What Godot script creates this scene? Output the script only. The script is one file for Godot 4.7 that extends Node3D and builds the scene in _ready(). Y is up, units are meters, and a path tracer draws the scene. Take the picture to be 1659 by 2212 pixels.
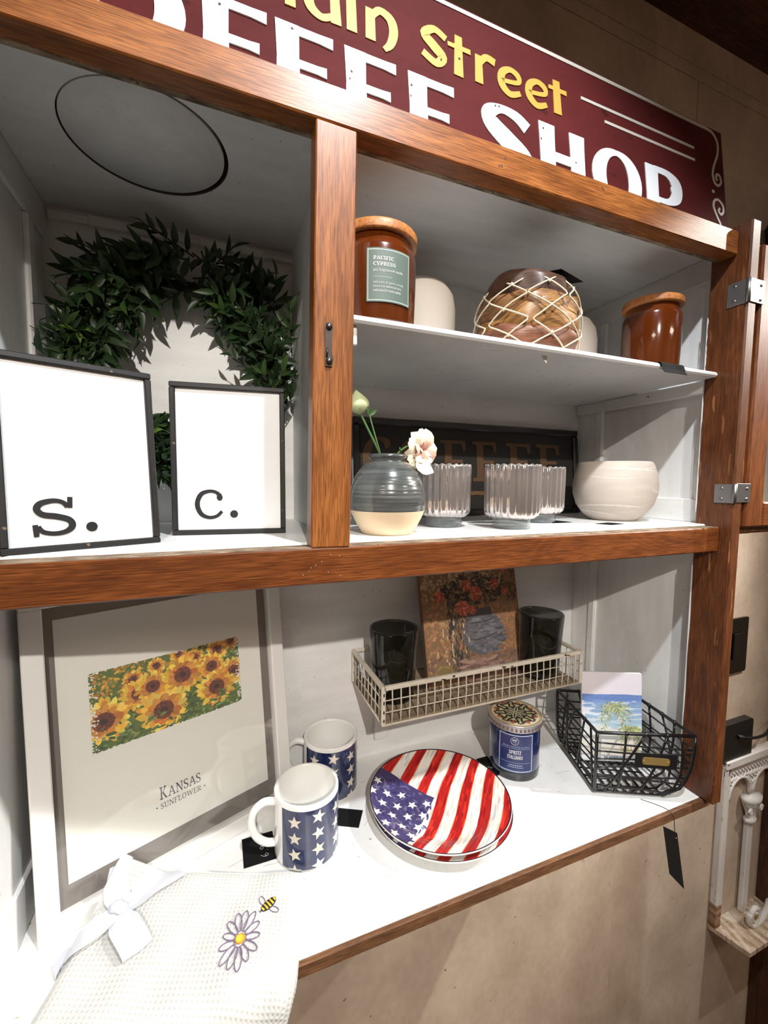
extends Node3D
# A painted wooden display cabinet in a gift shop. Units are metres, y is up; the top of the cabinet's
# middle rail is y = 0, its face frame lies in the plane z = 0 and its inside runs towards -z.

const LOW := -0.407      # top of the lower shelf
const FLOOR2 := 0.003    # floor of the upper compartments
const SHELF := 0.2195    # top of the inner shelf
const CEIL := 0.392      # cabinet ceiling
const BACK := -0.2708    # cabinet back
const RIGHT := 0.591     # cabinet right wall
const WALL := -0.285     # room wall

var M := {}
var rng := RandomNumberGenerator.new()
var taken := {}

func _ready() -> void:
	rng.seed = 4711
	# ---- camera
	var cam := Camera3D.new()
	cam.name = "camera"
	add_child(cam)
	cam.position = Vector3(-0.0843, 0.0623, 0.3786)
	cam.rotation_degrees = Vector3(-4.2416, -21.5518, 0.4664)
	cam.fov = 101.11
	cam.near = 0.01
	cam.far = 50.0
	cam.current = true
	# ---- environment
	var we := WorldEnvironment.new()
	we.name = "world_environment"
	var env := Environment.new()
	env.background_mode = Environment.BG_COLOR
	env.background_color = Color(0.02, 0.02, 0.02)
	env.tonemap_mode = Environment.TONE_MAPPER_LINEAR
	env.tonemap_exposure = 1.0
	env.sdfgi_enabled = true
	env.ssao_enabled = true
	env.ssil_enabled = true
	we.environment = env
	add_child(we)
	make_materials()
	# ---- out-of-view ceiling spotlights that light the cabinet and wall: position, aim, energy, cone, colour
	spotlight(Vector3(0.16, 0.955, 0.475), Vector3(0.08, -0.30, -0.08), 1.32, 46.0, Color(0.965, 0.985, 1.0), "unseen white ceiling spotlight above the open cabinet front, lighting its shelves and right wall")
	spotlight(Vector3(1.42, 0.955, 0.475), Vector3(0.55, -0.50, -0.15), 2.8, 29.0, Color(1.0, 0.975, 0.94), "unseen white ceiling spotlight lighting the lower shelf and the wall right of the cabinet")
	spotlight(Vector3(2.35, 0.955, 0.50), Vector3(0.35, -0.45, -0.10), 3.6, 17.0, Color(1.0, 0.98, 0.95), "unseen white ceiling spotlight far right, lighting the lower shelf, near the shop's side wall")
	spotlight(Vector3(-0.22, 0.955, 1.60), Vector3(0.15, -0.25, -0.2), 2.9, 20.0, Color(1.0, 0.97, 0.93), "unseen white ceiling spotlight farther out in the shop, lighting the cabinet inside")
	fill_lamp(Vector3(1.6, 1.0, 2.0), 1.0)  # two added fill panels, out of view
	fill_lamp(Vector3(-1.4, 1.0, 2.0), 1.0)
	build_room()
	build_cabinet()
	build_sign()
	build_wreath()
	build_letter_signs()
	build_sunflower_print()
	build_towel()
	build_mugs()
	build_plates()
	build_spritz_candle()
	build_wire_basket()
	build_card()
	build_wall_basket()
	build_green_glasses()
	build_painting()
	build_shelf_things()
	build_floor_things()
	build_coffee_board()
	build_tags()
	build_wall_things()

# ---------------------------------------------------------------- nodes
func numbered(called: String, scope := "") -> String:
	var k := scope + "/" + called
	var n: int = taken.get(k, 0)
	taken[k] = n + 1
	return called if n == 0 else "%s_%03d" % [called, n]

func thing(called: String, label: String, category: String, at := Vector3.ZERO, basis_ := Basis.IDENTITY, group := "") -> Node3D:
	var o := Node3D.new()
	o.name = numbered(called)
	add_child(o)
	o.transform = Transform3D(basis_, at)
	tag(o, label, category, group)
	return o

func tag(o: Node, label: String, category: String, group := "") -> void:
	o.set_meta("label", label)
	o.set_meta("category", category)
	if group != "":
		o.set_meta("group", group)

func part(called: String, mesh: Mesh, mat: Material, parent: Node) -> MeshInstance3D:
	var o := MeshInstance3D.new()
	o.name = numbered(called, "" if parent == self else str(parent.get_instance_id()))
	o.mesh = mesh
	if mat:
		o.material_override = mat
	parent.add_child(o)
	return o

func structure(called: String, mesh: Mesh, mat: Material) -> MeshInstance3D:
	var o := part(called, mesh, mat, self)
	o.set_meta("kind", "structure")
	return o

# ---------------------------------------------------------------- mesh helpers
func begin() -> SurfaceTool:
	var st := SurfaceTool.new()
	st.begin(Mesh.PRIMITIVE_TRIANGLES)
	return st

func done(st: SurfaceTool) -> ArrayMesh:
	st.generate_normals()
	return st.commit()

const FLAT := 4294967295

func tri(st: SurfaceTool, a: Vector3, b: Vector3, c: Vector3, ua := Vector2.ZERO, ub := Vector2.ZERO, uc := Vector2.ZERO) -> void:
	st.set_uv(ua); st.add_vertex(a)
	st.set_uv(ub); st.add_vertex(b)
	st.set_uv(uc); st.add_vertex(c)

func quad_out(st: SurfaceTool, p: Array, out: Vector3, uv: Array) -> void:
	var n: Vector3 = (p[1] - p[0]).cross(p[2] - p[0])
	if n.dot(out) < 0.0:
		tri(st, p[0], p[1], p[2], uv[0], uv[1], uv[2])
		if p.size() > 3:
			tri(st, p[0], p[2], p[3], uv[0], uv[2], uv[3])
	else:
		tri(st, p[0], p[2], p[1], uv[0], uv[2], uv[1])
		if p.size() > 3:
			tri(st, p[0], p[3], p[2], uv[0], uv[3], uv[2])

# A chamfered box; u runs along the longest side, in metres.
func add_box(st: SurfaceTool, c: Vector3, size: Vector3, bev := 0.001, xf := Transform3D.IDENTITY, uvo := Vector2.ZERO) -> void:
	st.set_smooth_group(FLAT)
	var h := size * 0.5
	bev = minf(bev, minf(h.x, minf(h.y, h.z)) * 0.9)
	var long := 0
	if size.y > size.x and size.y >= size.z: long = 1
	elif size.z > size.x: long = 2
	var uvf := func(p: Vector3, ax: int) -> Vector2:
		var o1 := (ax + 1) % 3
		var o2 := (ax + 2) % 3
		if o2 == long:
			var s := o1
			o1 = o2
			o2 = s
		return Vector2(p[o1], p[o2]) + uvo
	var corner := func(sx: float, sy: float, sz: float, ax: int) -> Vector3:
		var p := Vector3(sx * (h.x - (bev if ax != 0 else 0.0)), sy * (h.y - (bev if ax != 1 else 0.0)), sz * (h.z - (bev if ax != 2 else 0.0)))
		return p
	for ax in 3:
		for s in [-1.0, 1.0]:
			var ps := []
			for q in [[-1.0, -1.0], [1.0, -1.0], [1.0, 1.0], [-1.0, 1.0]]:
				var sg := Vector3.ZERO
				sg[ax] = s
				sg[(ax + 1) % 3] = q[0]
				sg[(ax + 2) % 3] = q[1]
				ps.append(corner.call(sg.x, sg.y, sg.z, ax))
			_emit(st, ps, ax, c, xf, uvf)
	if bev <= 0.0:
		return
	for ax in 3:   # edges along ax
		var b1 := (ax + 1) % 3
		var b2 := (ax + 2) % 3
		for s1 in [-1.0, 1.0]:
			for s2 in [-1.0, 1.0]:
				var ps := []
				for q in [[-1.0, b1], [1.0, b1], [1.0, b2], [-1.0, b2]]:
					var sg := Vector3.ZERO
					sg[ax] = q[0]
					sg[b1] = s1
					sg[b2] = s2
					ps.append(corner.call(sg.x, sg.y, sg.z, q[1]))
				_emit(st, ps, b1, c, xf, uvf)
	for sx in [-1.0, 1.0]:
		for sy in [-1.0, 1.0]:
			for sz in [-1.0, 1.0]:
				_emit(st, [corner.call(sx, sy, sz, 0), corner.call(sx, sy, sz, 1), corner.call(sx, sy, sz, 2)], 0, c, xf, uvf)

func _emit(st: SurfaceTool, ps: Array, ax: int, c: Vector3, xf: Transform3D, uvf: Callable) -> void:
	var m := Vector3.ZERO
	var uv := []
	var w := []
	for p in ps:
		m += p
		uv.append(uvf.call(p + c, ax))
		w.append(xf * (p + c))
	quad_out(st, w, xf.basis * (m / ps.size()), uv)

func box_mesh(c: Vector3, size: Vector3, bev := 0.001, uvo := Vector2.ZERO) -> ArrayMesh:
	var st := begin()
	add_box(st, c, size, bev, Transform3D.IDENTITY, uvo)
	return done(st)

# box given by two opposite corners
func span(a: Vector3, b: Vector3, bev := 0.001, uvo := Vector2.ZERO) -> ArrayMesh:
	return box_mesh((a + b) * 0.5, (b - a).abs(), bev, uvo)

# A lathed shape; a repeated point makes a sharp edge. wave changes the radius with the angle.
func add_lathe(st: SurfaceTool, prof: Array, n := 48, wave = null, xf := Transform3D.IDENTITY) -> void:
	var g := 1
	var len := 0.0
	st.set_smooth_group(g)
	for i in prof.size() - 1:
		var p: Vector2 = prof[i]
		var q: Vector2 = prof[i + 1]
		if p.distance_to(q) < 1e-7:
			g += 1
			st.set_smooth_group(g)
			continue
		var l2 := len + p.distance_to(q)
		for j in n:
			var a0 := TAU * j / n
			var a1 := TAU * (j + 1) / n
			var w0 := 1.0
			var w1 := 1.0
			var w2 := 1.0
			var w3 := 1.0
			if wave != null:
				w0 = wave.call(a0, p.y)
				w1 = wave.call(a1, p.y)
				w2 = wave.call(a1, q.y)
				w3 = wave.call(a0, q.y)
			var A := xf * Vector3(cos(a0) * p.x * w0, p.y, sin(a0) * p.x * w0)
			var B := xf * Vector3(cos(a1) * p.x * w1, p.y, sin(a1) * p.x * w1)
			var C := xf * Vector3(cos(a1) * q.x * w2, q.y, sin(a1) * q.x * w2)
			var D := xf * Vector3(cos(a0) * q.x * w3, q.y, sin(a0) * q.x * w3)
			var u0 := float(j) / n
			var u1 := float(j + 1) / n
			if p.x > 1e-6:
				tri(st, A, B, C, Vector2(u0, len), Vector2(u1, len), Vector2(u1, l2))
			if q.x > 1e-6:
				tri(st, A, C, D, Vector2(u0, len), Vector2(u1, l2), Vector2(u0, l2))
		len = l2

func lathe(prof: Array, n := 48, wave = null) -> ArrayMesh:
	var st := begin()
	add_lathe(st, prof, n, wave)
	return done(st)

func add_tube(st: SurfaceTool, pts: Array, r, n := 6, closed := false, caps := true) -> void:
	st.set_smooth_group(0)
	var m := pts.size()
	if m < 2:
		return
	var rings := []
	var prev := Vector3.ZERO
	for i in m:
		var t: Vector3
		if closed:
			t = (pts[(i + 1) % m] - pts[(i + m - 1) % m]).normalized()
		else:
			t = (pts[mini(i + 1, m - 1)] - pts[maxi(i - 1, 0)]).normalized()
		var n1: Vector3
		if i == 0:
			n1 = t.cross(Vector3.UP if absf(t.y) < 0.9 else Vector3.RIGHT).normalized()
		else:
			n1 = (prev - t * prev.dot(t)).normalized()
		prev = n1
		var n2 := t.cross(n1)
		var rr: float = r[i] if r is Array else r
		var ring := []
		for j in n:
			var a := TAU * j / n
			ring.append(pts[i] + (n1 * cos(a) + n2 * sin(a)) * rr)
		rings.append(ring)
	for i in (m if closed else m - 1):
		var R0: Array = rings[i]
		var R1: Array = rings[(i + 1) % m]
		for j in n:
			var k := (j + 1) % n
			var u0 := Vector2(float(i), float(j) / n)
			tri(st, R0[j], R1[j], R1[k], u0, u0 + Vector2(1, 0), u0 + Vector2(1, 1.0 / n))
			tri(st, R0[j], R1[k], R0[k], u0, u0 + Vector2(1, 1.0 / n), u0 + Vector2(0, 1.0 / n))
	if caps and not closed:
		for e in [0, m - 1]:
			var R: Array = rings[e]
			for j in range(1, n - 1):
				if e == 0:
					tri(st, R[0], R[j], R[j + 1])
				else:
					tri(st, R[0], R[j + 1], R[j])

func tube(pts: Array, r, n := 6, closed := false) -> ArrayMesh:
	var st := begin()
	add_tube(st, pts, r, n, closed)
	return done(st)

func smooth_path(pts: Array, per := 6) -> Array:
	var out := []
	for i in pts.size() - 1:
		var p0: Vector3 = pts[maxi(i - 1, 0)]
		var p1: Vector3 = pts[i]
		var p2: Vector3 = pts[i + 1]
		var p3: Vector3 = pts[mini(i + 2, pts.size() - 1)]
		for k in per:
			var t := float(k) / per
			out.append(0.5 * ((2.0 * p1) + (p2 - p0) * t + (2.0 * p0 - 5.0 * p1 + 4.0 * p2 - p3) * t * t + (3.0 * p1 - p0 - 3.0 * p2 + p3) * t * t * t))
	out.append(pts[-1])
	return out

# A flat stroke of given half widths, raised to depth above z = 0 of xf.
func add_ribbon(st: SurfaceTool, pts2: Array, w, depth: float, xf := Transform3D.IDENTITY, closed := false, per := 0) -> void:
	var pts := []
	for p in pts2:
		pts.append(Vector3(p[0], p[1], p[2] if (p is Array and p.size() > 2) else (w if not (w is Array) else 0.0)))
	if per > 0:
		if closed:
			pts.append(pts[0])
		pts = smooth_path(pts, per)
		if closed:
			pts.pop_back()
	var m := pts.size()
	var L := []
	var R := []
	for i in m:
		var a: Vector3 = pts[(i + m - 1) % m] if closed else pts[maxi(i - 1, 0)]
		var b: Vector3 = pts[(i + 1) % m] if closed else pts[mini(i + 1, m - 1)]
		var t := Vector2(b.x - a.x, b.y - a.y).normalized()
		var nn = Vector2(-t.y, t.x) * pts[i].z
		L.append(Vector2(pts[i].x, pts[i].y) + nn)
		R.append(Vector2(pts[i].x, pts[i].y) - nn)
	st.set_smooth_group(FLAT)
	var up := xf.basis.z
	for i in (m if closed else m - 1):
		var k := (i + 1) % m
		var top := [v3(L[i], depth), v3(L[k], depth), v3(R[k], depth), v3(R[i], depth)]
		for j in 4: top[j] = xf * top[j]
		var z := [Vector2.ZERO, Vector2.ZERO, Vector2.ZERO, Vector2.ZERO]
		quad_out(st, top, up, z)
		var side: Vector2 = (L[i] - R[i])
		var o3 := xf.basis * Vector3(side.x, side.y, 0)
		quad_out(st, [xf * v3(L[i], 0), xf * v3(L[k], 0), xf * v3(L[k], depth), xf * v3(L[i], depth)], o3, z)
		quad_out(st, [xf * v3(R[i], 0), xf * v3(R[k], 0), xf * v3(R[k], depth), xf * v3(R[i], depth)], -o3, z)
	if not closed:
		for e in [[0, 1], [m - 1, m - 2]]:
			var o2: Vector3 = pts[e[0]] - pts[e[1]]
			quad_out(st, [xf * v3(L[e[0]], 0), xf * v3(R[e[0]], 0), xf * v3(R[e[0]], depth), xf * v3(L[e[0]], depth)], xf.basis * Vector3(o2.x, o2.y, 0), [Vector2.ZERO, Vector2.ZERO, Vector2.ZERO, Vector2.ZERO])

func v3(p: Vector2, z: float) -> Vector3:
	return Vector3(p.x, p.y, z)

# An extruded outline (no holes) standing on z = 0.
func add_prism(st: SurfaceTool, pts: PackedVector2Array, depth: float, xf := Transform3D.IDENTITY, uvs := Vector2.ONE) -> void:
	st.set_smooth_group(FLAT)
	var idx := Geometry2D.triangulate_polygon(pts)
	var up := xf.basis.z
	for i in range(0, idx.size(), 3):
		var a := pts[idx[i]]
		var b := pts[idx[i + 1]]
		var c := pts[idx[i + 2]]
		quad_out(st, [xf * v3(a, depth), xf * v3(b, depth), xf * v3(c, depth)], up, [a * uvs, b * uvs, c * uvs])
		quad_out(st, [xf * v3(a, 0), xf * v3(b, 0), xf * v3(c, 0)], -up, [a * uvs, b * uvs, c * uvs])
	var cw := Geometry2D.is_polygon_clockwise(pts)
	for i in pts.size():
		var a := pts[i]
		var b := pts[(i + 1) % pts.size()]
		var nn := Vector3(b.y - a.y, a.x - b.x, 0) * (-1.0 if cw else 1.0)
		quad_out(st, [xf * v3(a, 0), xf * v3(b, 0), xf * v3(b, depth), xf * v3(a, depth)], xf.basis * nn, [a * uvs, b * uvs, b * uvs, a * uvs])

func prism(pts: PackedVector2Array, depth: float, xf := Transform3D.IDENTITY) -> ArrayMesh:
	var st := begin()
	add_prism(st, pts, depth, xf)
	return done(st)

# A picture: a rectangle with UVs 0..1, facing +z.
func picture(w: float, h: float, at := Vector3.ZERO) -> ArrayMesh:
	var st := begin()
	quad_out(st, [at, at + Vector3(w, 0, 0), at + Vector3(w, h, 0), at + Vector3(0, h, 0)], Vector3(0, 0, 1), [Vector2(0, 1), Vector2(1, 1), Vector2(1, 0), Vector2(0, 0)])
	return done(st)

func disc_pts(c: Vector2, rx: float, ry: float, n := 20, rot := 0.0) -> PackedVector2Array:
	var o := PackedVector2Array()
	for i in n:
		var a := TAU * i / n
		o.append(c + Vector2(cos(a) * rx, sin(a) * ry).rotated(rot))
	return o

func round_rect(x0: float, y0: float, x1: float, y1: float, r: float, n := 4) -> PackedVector2Array:
	var o := PackedVector2Array()
	for k in 4:
		var c: Vector2 = [Vector2(x1 - r, y1 - r), Vector2(x0 + r, y1 - r), Vector2(x0 + r, y0 + r), Vector2(x1 - r, y0 + r)][k]
		for i in n + 1:
			var a := PI / 2 * (k + float(i) / n)
			o.append(c + Vector2(cos(a), sin(a)) * r)
	return o

func star_pts(c: Vector2, r: float, rot := 0.0, inner := 0.42) -> PackedVector2Array:
	var o := PackedVector2Array()
	for i in 10:
		var a := -PI / 2 + rot + PI * i / 5.0
		o.append(c + Vector2(cos(a), sin(a)) * (r if i % 2 == 0 else r * inner))
	return o

# Lettering fitted in a box w x h (w = 0 keeps the font's shape), bent by map(Vector3) -> Vector3.
func text_mesh(s: String, font: Font, w: float, h: float, depth: float, map = null) -> ArrayMesh:
	var tm := TextMesh.new()
	tm.font = font
	tm.font_size = 48
	tm.pixel_size = 0.01
	tm.depth = 0.1
	tm.curve_step = 2.0
	tm.text = s
	var arr := tm.get_mesh_arrays()
	var v: PackedVector3Array = arr[Mesh.ARRAY_VERTEX]
	var ix: PackedInt32Array = arr[Mesh.ARRAY_INDEX]
	var bb := tm.get_aabb()
	var lo := Vector3(1e9, 1e9, 1e9)
	var hi := -lo
	for p in v:
		lo = lo.min(p)
		hi = hi.max(p)
	var sy := h / maxf(hi.y - lo.y, 1e-6)
	var sx := sy if w <= 0.0 else w / maxf(hi.x - lo.x, 1e-6)
	var st := begin()
	st.set_smooth_group(FLAT)
	var q := PackedVector3Array()
	for p in v:
		var t := Vector3((p.x - lo.x) * sx, (p.y - lo.y) * sy, (p.z - lo.z) / maxf(hi.z - lo.z, 1e-6) * depth)
		q.append(map.call(t) if map != null else t)
	if ix.size() > 0:
		for i in ix:
			st.add_vertex(q[i])
	else:
		for p in q:
			st.add_vertex(p)
	return done(st)

func text_width(s: String, font: Font, h: float) -> float:
	var tm := TextMesh.new()
	tm.font = font
	tm.font_size = 48
	tm.text = s
	var a := tm.get_aabb().size
	return h * a.x / maxf(a.y, 1e-6)

func lean(yaw: float, tilt: float) -> Basis:
	var y := deg_to_rad(yaw)
	var t := deg_to_rad(tilt)
	var r := Vector3(cos(y), 0, -sin(y))
	var n := Vector3(sin(y), 0, cos(y))
	var u := Vector3(0, cos(t), 0) - n * sin(t)
	return Basis(r, u, r.cross(u))
# ---------------------------------------------------------------- painting helpers
func canvas(w: int, h: int, c: Color) -> Image:
	var im := Image.create_empty(w, h, false, Image.FORMAT_RGBA8)
	im.fill(c)
	return im

func paint_poly(im: Image, pts: PackedVector2Array, c: Color) -> void:
	var lo := 1e9
	var hi := -1e9
	for p in pts:
		lo = minf(lo, p.y)
		hi = maxf(hi, p.y)
	var n := pts.size()
	for y in range(maxi(0, int(ceil(lo - 0.5))), mini(im.get_height() - 1, int(floor(hi - 0.5))) + 1):
		var xs := []
		var yy := y + 0.5
		for i in n:
			var a := pts[i]
			var b := pts[(i + 1) % n]
			if (a.y <= yy) != (b.y <= yy):
				xs.append(a.x + (yy - a.y) / (b.y - a.y) * (b.x - a.x))
		xs.sort()
		for k in range(0, xs.size() - 1, 2):
			var x0 := maxi(0, int(round(xs[k])))
			var x1 := mini(im.get_width(), int(round(xs[k + 1])))
			if x1 > x0:
				im.fill_rect(Rect2i(x0, y, x1 - x0, 1), c)

func stroke(im: Image, a: Vector2, b: Vector2, w: float, c: Color, bend := 0.0) -> void:
	var t := (b - a)
	var nn := Vector2(-t.y, t.x).normalized()
	var o := PackedVector2Array()
	for k in 10:   # a full brush mark, blunt at both ends
		var s: float = [0.0, 0.12, 0.35, 0.65, 0.88, 1.0, 0.88, 0.65, 0.35, 0.12][k]
		var hw: float = [0.0, 0.36, 0.5, 0.5, 0.36, 0.0, -0.36, -0.5, -0.5, -0.36][k]
		o.append(a + t * s + nn * (hw * w + bend * 4.0 * s * (1.0 - s)))
	paint_poly(im, o, c)

func bar(im: Image, a: Vector2, b: Vector2, w: float, c: Color) -> void:
	var nn := Vector2(-(b - a).y, (b - a).x).normalized() * w * 0.5
	paint_poly(im, PackedVector2Array([a + nn, b + nn, b - nn, a - nn]), c)

func vary(c: Color, amount: float) -> Color:
	var k := 1.0 + rng.randf_range(-amount, amount)
	return Color(clampf(c.r * k * (1 + rng.randf_range(-amount, amount) * 0.4), 0, 1), clampf(c.g * k * (1 + rng.randf_range(-amount, amount) * 0.4), 0, 1), clampf(c.b * k * (1 + rng.randf_range(-amount, amount) * 0.4), 0, 1))

func noise(seed_: int, freq: float, oct := 3) -> FastNoiseLite:
	var f := FastNoiseLite.new()
	f.seed = seed_
	f.noise_type = FastNoiseLite.TYPE_SIMPLEX_SMOOTH
	f.frequency = freq
	f.fractal_octaves = oct
	return f

func tex(im: Image) -> ImageTexture:
	im.generate_mipmaps()
	return ImageTexture.create_from_image(im)

# Oak: long grain streaks, dark pores and broad bands. The picture is 1 m along the grain by 0.125 m across.
func wood_image(seed_: int, dark: Color, mid: Color, light: Color, w := 1024, h := 256) -> Image:
	var im := Image.create_empty(w, h, false, Image.FORMAT_RGBA8)
	var n1 := noise(seed_, 1.0, 2)
	var n2 := noise(seed_ + 1, 1.0, 2)
	var n3 := noise(seed_ + 2, 1.0, 1)
	for y in h:
		for x in w:
			var band := n1.get_noise_2d(x * 0.007, y * 0.022) * 0.5 + 0.5
			var ring := 0.5 + 0.5 * sin((y * 0.11 + n1.get_noise_2d(x * 0.004 + 9.0, y * 0.006) * 26.0))
			var fine := n2.get_noise_2d(x * 0.014, y * 0.36) * 0.5 + 0.5
			var pore := n3.get_noise_2d(x * 0.026, y * 0.55)
			var t := clampf(0.15 + 0.45 * band + 0.10 * (ring - 0.5) + 0.62 * (fine - 0.5), 0, 1)
			var c := dark.lerp(mid, t * 2.0) if t < 0.5 else mid.lerp(light, t * 2.0 - 1.0)
			if pore > 0.25:
				c = c.lerp(dark * 0.85, minf((pore - 0.25) * 2.0, 0.6))
			c.a = 1.0
			im.set_pixel(x, y, c)
	return im

# Brushed or blotchy paint: base colour with patches and specks of another colour.
func mottled(seed_: int, a: Color, b: Color, w: int, h: int, fx: float, fy: float, specks := 0, speck := Color.BLACK) -> Image:
	var im := Image.create_empty(w, h, false, Image.FORMAT_RGBA8)
	var n1 := noise(seed_, 1.0, 4)
	var n2 := noise(seed_ + 5, 1.0, 2)
	for y in h:
		for x in w:
			var t := clampf(0.5 + 0.75 * n1.get_noise_2d(x * fx, y * fy) + 0.22 * n2.get_noise_2d(x * fx * 9.0, y * fy * 9.0), 0, 1)
			var c := a.lerp(b, t)
			im.set_pixel(x, y, Color(c.r, c.g, c.b))
	for i in specks:
		var p := Vector2(rng.randf() * w, rng.randf() * h)
		paint_poly(im, disc_pts(p, rng.randf_range(0.7, 2.6), rng.randf_range(0.7, 1.6), 6, rng.randf() * TAU), speck.lerp(a, rng.randf() * 0.5))
	return im

func mat(c: Color, rough := 0.6, metal := 0.0) -> StandardMaterial3D:
	var m := StandardMaterial3D.new()
	m.albedo_color = c
	m.roughness = rough
	m.metallic = metal
	return m

func tmat(im: Image, rough := 0.6, scale := Vector3.ONE, relief := 0.0) -> StandardMaterial3D:
	var m := mat(Color.WHITE, rough)
	m.albedo_texture = tex(im)
	m.uv1_scale = scale
	if relief > 0.0:
		var g := im.duplicate() as Image
		g.convert(Image.FORMAT_RGBA8)
		g.bump_map_to_normal_map(relief)
		m.normal_enabled = true
		m.normal_texture = tex(g)
		m.normal_scale = 0.6
	return m

func coated(m: StandardMaterial3D, k := 0.6, r := 0.12) -> StandardMaterial3D:
	m.clearcoat_enabled = true
	m.clearcoat = k
	m.clearcoat_roughness = r
	return m

func glass(c: Color, alpha: float, rough := 0.03) -> StandardMaterial3D:
	var m := mat(Color(c.r, c.g, c.b, alpha), rough)
	m.transparency = BaseMaterial3D.TRANSPARENCY_ALPHA
	return m

func font(names: String, weight := 400, italic := false) -> SystemFont:
	var f := SystemFont.new()
	f.font_names = PackedStringArray([names])
	f.font_weight = weight
	f.font_italic = italic
	return f

func make_materials() -> void:
	var w1 := wood_image(11, Color8(78, 38, 15), Color8(122, 67, 30), Color8(154, 94, 48))
	M.oak = coated(tmat(w1, 0.42, Vector3(1, 8, 1), 1.0), 0.3, 0.25)
	var w2 := wood_image(37, Color8(100, 54, 22), Color8(156, 94, 46), Color8(188, 126, 70))
	M.oak_light = coated(tmat(w2, 0.42, Vector3(1, 8, 1), 1.0), 0.28, 0.28)
	var pw := wood_image(61, Color8(68, 36, 18), Color8(106, 61, 33), Color8(138, 86, 50))
	for i in 46:   # varnish rubbed thin: short pale scratches and worn patches along the grain
		var a := Vector2(rng.randf() * 1024, rng.randf() * 256)
		stroke(pw, a, a + Vector2(rng.randf_range(8, 46), rng.randf_range(-3, 3)), rng.randf_range(1.5, 6), Color8(152, 104, 64).lerp(Color8(112, 66, 36), rng.randf() * 0.8), rng.randf_range(-3, 3))
	M.post = coated(tmat(pw, 0.42, Vector3(1, 8, 1), 1.0), 0.35, 0.22)
	for k in ["oak", "oak_light", "post"]:
		M[k].metallic_specular = 0.35
	M.edge = tmat(wood_image(83, Color8(74, 46, 26), Color8(112, 74, 44), Color8(140, 98, 62), 512, 128), 0.7, Vector3(3, 12, 1))
	M.raw = tmat(mottled(91, Color8(84, 64, 48), Color8(166, 148, 124), 512, 128, 0.02, 0.06, 60, Color8(50, 32, 22)), 0.8, Vector3(3, 10, 1))
	M.dark_wood = tmat(wood_image(17, Color8(52, 30, 18), Color8(86, 52, 33), Color8(116, 74, 47), 512, 256), 0.7, Vector3(1.2, 2.4, 1))
	var p := mottled(5, Color8(222, 222, 221), Color8(234, 234, 233), 512, 512, 0.004, 0.02, 26, Color8(150, 142, 132))
	M.paint = tmat(p, 0.42, Vector3(3, 3, 1), 0.4)
	var p2 := mottled(6, Color8(226, 226, 225), Color8(237, 237, 236), 512, 512, 0.012, 0.006, 34, Color8(158, 148, 132))
	for i in 14:   # fine scratches in the shelf paint
		var a := Vector2(rng.randf() * 512, rng.randf() * 512)
		bar(p2, a, a + Vector2(rng.randf_range(-40, 40), rng.randf_range(-22, 22)), 1.0, Color8(188, 184, 178))
	M.shelf = tmat(p2, 0.35, Vector3(2.2, 2.2, 1))
	M.wall = tmat(mottled(8, Color8(182, 162, 144), Color8(210, 192, 172), 512, 512, 0.008, 0.006, 24, Color8(120, 100, 84)), 0.75, Vector3(1.3, 1.3, 1), 0.5)
	M.floor = tmat(wood_image(23, Color8(70, 46, 28), Color8(110, 76, 48), Color8(140, 102, 66), 512, 256), 0.5, Vector3(1, 4, 1))
	M.joint = mat(Color8(70, 56, 46), 0.9)
	M.black = mat(Color8(20, 20, 21), 0.5)
	M.black_gloss = coated(mat(Color8(14, 14, 15), 0.25), 0.6, 0.1)
	M.wire = coated(mat(Color8(16, 16, 17), 0.4), 0.3, 0.2)
	M.tag = mat(Color8(24, 24, 25), 0.85)
	M.tag.metallic_specular = 0.2
	M.chalk = mat(Color8(206, 206, 204), 0.8)
	M.white = mat(Color8(240, 240, 238), 0.5)
	M.ceramic = coated(mat(Color8(236, 236, 233), 0.3), 0.8, 0.05)
	M.steel = mat(Color8(150, 150, 152), 0.35, 0.9)
	M.bronze = mat(Color8(92, 84, 80), 0.35, 0.9)
	M.brass = mat(Color8(198, 168, 108), 0.45, 0.7)
	M.maroon = tmat(mottled(15, Color8(76, 25, 25), Color8(88, 30, 29), 256, 128, 0.02, 0.03, 14, Color8(60, 20, 20)), 0.75, Vector3(1, 4, 1))
	M.maroon.metallic_specular = 0.25
	M.yellow = mat(Color8(192, 148, 62), 0.5)
	M.letter_white = mat(Color8(226, 229, 233), 0.6)
	M.border = mat(Color8(196, 190, 180), 0.5)
	M.chip = mat(Color8(60, 44, 40), 0.7)

func glowing(c: Color, k: float) -> StandardMaterial3D:
	var m := mat(Color(0.9, 0.9, 0.9), 0.5)
	m.emission_enabled = true
	m.emission = c
	m.emission_energy_multiplier = k
	return m

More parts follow.
